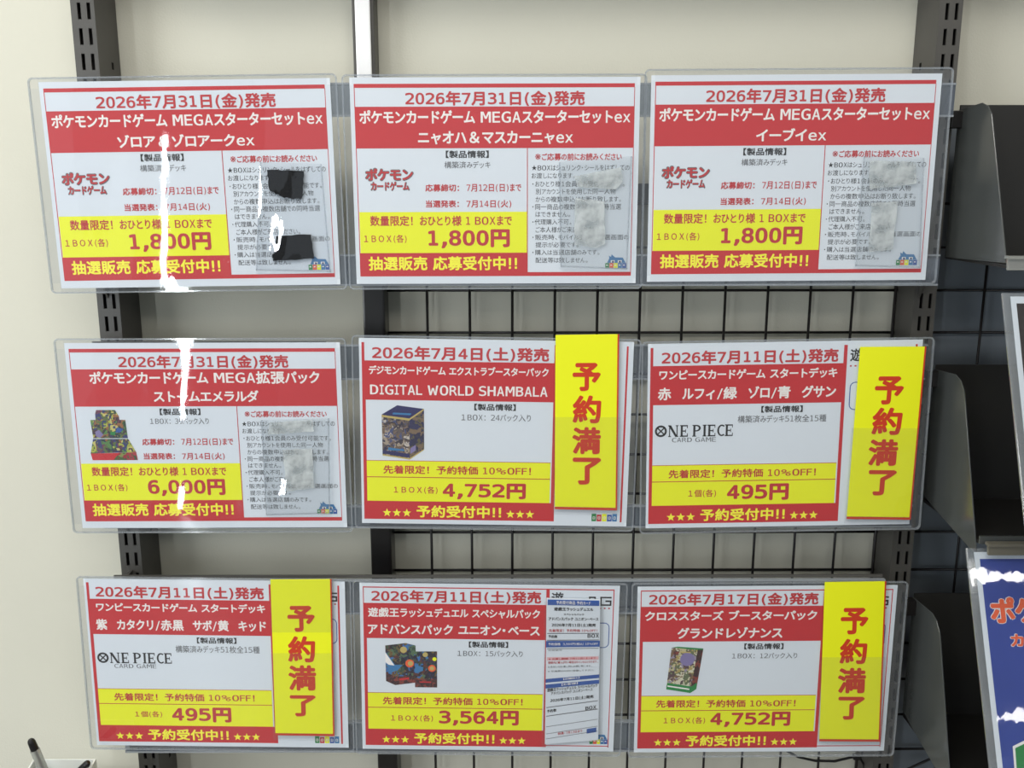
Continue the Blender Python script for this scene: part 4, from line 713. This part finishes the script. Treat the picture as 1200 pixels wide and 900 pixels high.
# ------------------------------------------------------------------ right: display racks
RX = .490
def rack(dz, label, back_top):
    t = empty('display_rack', (RX, .0395, .113+dz), label=label, cat='rack', group='dark display racks at the right')
    o = Vector((RX, .0395, .113+dz))
    top = .272+dz
    side = [(.0385, top), (-.010, top+.003), (-.022, top-.001), (-.031, top-.010), (-.036, top-.022), (-.087, .118+dz), (.0385, .116+dz)]
    if dz < -.1: side = side[:-2]+[(-.090, .100+dz), (.012, .118+dz), (.0385, .124+dz)]
    m = MB(); m.prism([Vector((RX-.0006, y, z))-o for y, z in side], (.0014, 0, 0), 'rack_side'); m.build('side_panel', t, bevel=.0004, label='glossy grey side panel')
    m = MB(); m.box((.001, -.0025, .002), (.56, 0, .163+back_top), 'rack_steel'); m.build('back_panel', t)
    m = MB(); m.prism([Vector((RX+.001, .037, .115+dz))-o, Vector((RX+.001, -.088, .113+dz))-o, Vector((RX+.001, -.088, .1165+dz))-o, Vector((RX+.001, .037, .1185+dz))-o], (.559, 0, 0), 'rack_steel'); m.build('tray', t)
    m = MB(); m.box((.001, -.1305, .0005), (.56, -.128, .0085), 'rack_side'); m.build('front_lip', t)
    m = MB(); m.box((-.012, -.012, .140), (.003, .001, .158), 'black_steel'); m.build('hook', t, bevel=.001)
rack(0, 'upper dark rack at the right, above the two posters', .0015)
rack(-.281, 'middle dark rack at the right, half behind the black poster', .001)
rack(-.557, 'lower dark rack at the right, half behind the blue poster', .001)

def poster(name, topc, lx, slope, W, H, mat, build, label):
    """clear case hung from a rack's front edge and leaning forward at the bottom"""
    y0, z0 = topc; t = empty(name, (lx, y0+math.sin(slope)*H, z0-math.cos(slope)*H), label=label, cat='poster', group='posters in clear cases at the right')
    t.rotation_euler = (slope, 0, 0)       # local z runs up the poster
    def P(a, h, d=0): return (a, -d, H-h)   # a = from left, h = down from top, d = towards viewer
    m = MB(); m.box(P(0, H, .0024), P(W, 0, -.0006), 'case_rim'); m.build('case_body', t, bevel=.001)
    m = MB(); m.box(P(.0075, H-.004, .0030), P(W-.006, .004, .0026), 'paper'); s = m.build('sheet', t)
    build(s, P); 
    m = MB(); m.poly([P(.001, H, .0042), P(W, H, .0042), P(W, .001, .0042), P(.001, .001, .0042)], 'pouch_shiny'); m.build('front_film', t)
    return t
def ptext(m, P, body, box, mat, bold, d):
    V, F, (x0, y0, x1, y1) = glyphs(body, bold); b = len(m.v); k = m.slot(mat); a0, h0, a1, h1 = box
    for x, y, z in V: m.v.append(P(a0+(x-x0)/(x1-x0)*(a1-a0), h1-(y-y0)/(y1-y0)*(h1-h0), d+z*.000008))
    for f in F: m.f.append(tuple(b+i for i in f)); m.m.append(k)
def b_black(s, P):
    m = MB(); m.poly([P(.0125, .245, .0032), P(.19, .245, .0032), P(.19, .011, .0032), P(.0125, .011, .0032)], 'poster_black')
    m.poly([P(.0127, .11, .0033), P(.05, .12, .0033), P(.05, .055, .0033), P(.026, .07, .0033), P(.0127, .09, .0033)], 'art_flame')
    ptext(m, P, '拡張', (.0235, .066, .044, .074), 'white_text', .02, .0035); ptext(m, P, 'S', (.022, .128, .034, .145), 'white_text', .04, .0035)
    m.build('printed_picture', s, label='black picture with an orange flame shape')
def b_blue(s, P):
    m = MB(); m.poly([P(.0125, .245, .0032), P(.21, .245, .0032), P(.21, .011, .0032), P(.0125, .011, .0032)], 'poster_blue')
    for off, mt, dd, e in ((.075, 'white_text', .0033, .0006), (.045, 'orange', .0036, 0)):
        ptext(m, P, 'ポケモン', (.0172-e, .049-e, .117+e, .075+e), mt, off, dd); ptext(m, P, 'カードゲーム', (.0345-e, .085-e, .124+e, .098+e), mt, off*.9, dd)
    for e, mt, dd in ((0, 'white_text', .0033), (.0022, 'green', .0035)):
        m.poly([P(.0225+e, .24, dd), P(.08, .24, dd), P(.08, .168+e*1.3, dd), P(.0245+e, .192+e*.8, dd)], mt)
    m.build('printed_picture', s, label='blue picture with orange lettering and a green shape')
SL = math.atan(.3938)
poster('poster_sign', (-.085, .0887), .4885, -SL, .19, .25, 'poster_black', b_black, 'black poster with an orange flame in a clear case at the right edge')
poster('poster_sign', (-.085, -.1745), .4795, -math.atan(.4416), .21, .25, 'poster_blue', b_blue, 'blue poster with orange lettering in a clear case at the lower right')
def clip(quad, y, label, mat):
    P = [at(a, b, y) for a, b in quad]; base = (P[2]+P[3])/2
    t = empty('sign_clip', base, label=label, cat='clip', group='clips over the posters')
    m = MB(); m.prism([p-base for p in P], (0, .003, 0), mat); m.build('clip_plate', t, bevel=.0006)
    m = MB(); m.box(((P[0]-base).x, -.002, (P[0]-base).z-.002), ((P[1]-base).x, .006, (P[0]-base).z+.001), mat); m.build('clip_lip', t)
clip([(1181, 301), (1225, 301), (1225, 317), (1181, 317)], -.0935, 'small clear clip hanging from the upper rack above the black poster', 'clear_clip')
bsdf('clip_grey', lin(112, 108, 96), .4)
clip([(1158, 638), (1240, 638), (1240, 651), (1158, 651)], -.099, 'beige grey clip gripping the top of the blue poster', 'clip_grey')

# ------------------------------------------------------------------ bottom details
t = empty('cable', (.30, .07, -.532), label='thin black cable sagging below the lower right sign', cat='cable')
m = MB(); pts = [at(x, y, .066)-t.location for x, y in ((922, 880), (935, 887), (955, 891.5), (978, 892), (1000, 887), (1008, 888), (1012, 896), (1014, 912))]
m.tube(pts, .0016, 'cable', 8); m.build('cable_cord', t, smooth=True)
m = MB(); a = at(1004, 887, .064)-t.location; m.box((a.x-.005, a.y-.003, a.z-.003), (a.x+.005, a.y+.003, a.z+.003), 'cable'); m.build('cable_tie', t, bevel=.001)
t = empty('wire_hook', at(1095, 889, .0815), label='slanted black wire hook low beside the right upright', cat='hook')
m = MB(); m.tube([at(1093, 888, .08)-t.location, at(1060, 903, .07)-t.location], .0016, 'wire', 6); m.tube([at(1093, 888, .08)-t.location, at(1090, 880, .0815)-t.location], .0016, 'wire', 6); m.build('hook_wire', t)

# white pen box fixed low at the left, with two pens
BX = at(82, 889, -.02); t = empty('pen_box', (BX.x, -.04, BX.z-.09), label='white open pen box at the bottom left corner', cat='box')
wl, wr_ = at(40, 892, -.02).x-BX.x, at(113, 889, -.02).x-BX.x
m = MB(); m.box((wl, .018, 0), (wr_, .020, .09), 'white_plastic'); m.build('back_side', t, bevel=.0005)
m = MB(); m.box((wl, -.045, 0), (wr_, .018, .003), 'white_plastic'); m.build('bottom', t)
m = MB(); m.box((wl, -.047, 0), (wr_, -.045, .075), 'white_plastic'); m.build('front_side', t, bevel=.0005)
for x in (wl, wr_-.002):
    m = MB(); m.prism([(x, -.0449, .003), (x, .0179, .003), (x, .0179, .09), (x, -.0449, .075)], (.002, 0, 0), 'white_plastic'); m.build('end_side', t)
m = MB(); m.box((wl, .020, .0), (wr_, .1155, .006), 'white_plastic'); m.build('wall_bracket', t)
def pen(a, b, y, label, cap):
    p0 = at(a[0], a[1], y); p1 = at(b[0], b[1], y); d = (p1-p0).normalized(); t = empty('pen', p0, label=label, cat='pen')
    m = MB(); m.tube([Vector((0, 0, 0)), d*.0015, d*.004, d*(cap-.002), d*cap], [.0022, .0036, .0042, .0044, .0044], 'black_plastic', 12); m.build('cap_end', t, smooth=False)
    m = MB(); m.tube([d*cap, d*(cap+.05)], [.0052, .0050], 'clear_clip', 12); m.build('barrel', t)
    m = MB(); m.tube([d*(cap+.0005), d*(cap+.049)], .0017, 'black_plastic', 8); m.build('ink_refill', t)
    return t
pen((35.5, 866), (52, 905), -.045, 'clear barrelled pen with a black end leaning at the bottom left', .014)
pen((104, 893), (92, 905), -.035, 'short dark pen end in the right corner of the white pen box', .03)

# ------------------------------------------------------------------ behind the viewer: added glowing panes, shaped to put glare streaks on the left cases
bsdf('surround_grey', lin(70, 70, 74), .4)
em = bpy.data.materials.new('streak_glow'); em.use_nodes = True; b = em.node_tree.nodes['Principled BSDF']
b.inputs['Base Color'].default_value = (0, 0, 0, 1); b.inputs['Emission Color'].default_value = (.9, .96, 1, 1); b.inputs['Emission Strength'].default_value = 34; M['streak_glow'] = em
DX, DY = -1.425, -3.0
m = MB(); m.box((DX-.034, DY, -.78), (DX+.034, DY+.01, .44), 'streak_glow'); m.box((DX-.03, DY, -1.27), (DX+.03, DY+.01, -1.10), 'streak_glow'); m.build('streak_pane_1', kind='structure')
m = MB()
for a, b, c, d in ((-.3, -.042, -1.32, .8), (.042, .3, -1.32, .8), (-.04, .04, .44, .8), (-.04, .04, -1.10, -.78)): m.box((DX+a, DY-.02, c), (DX+b, DY+.02, d), 'surround_grey')
m.build('streak_surround_1', kind='structure')  # added surround that limits the glow to narrow strips
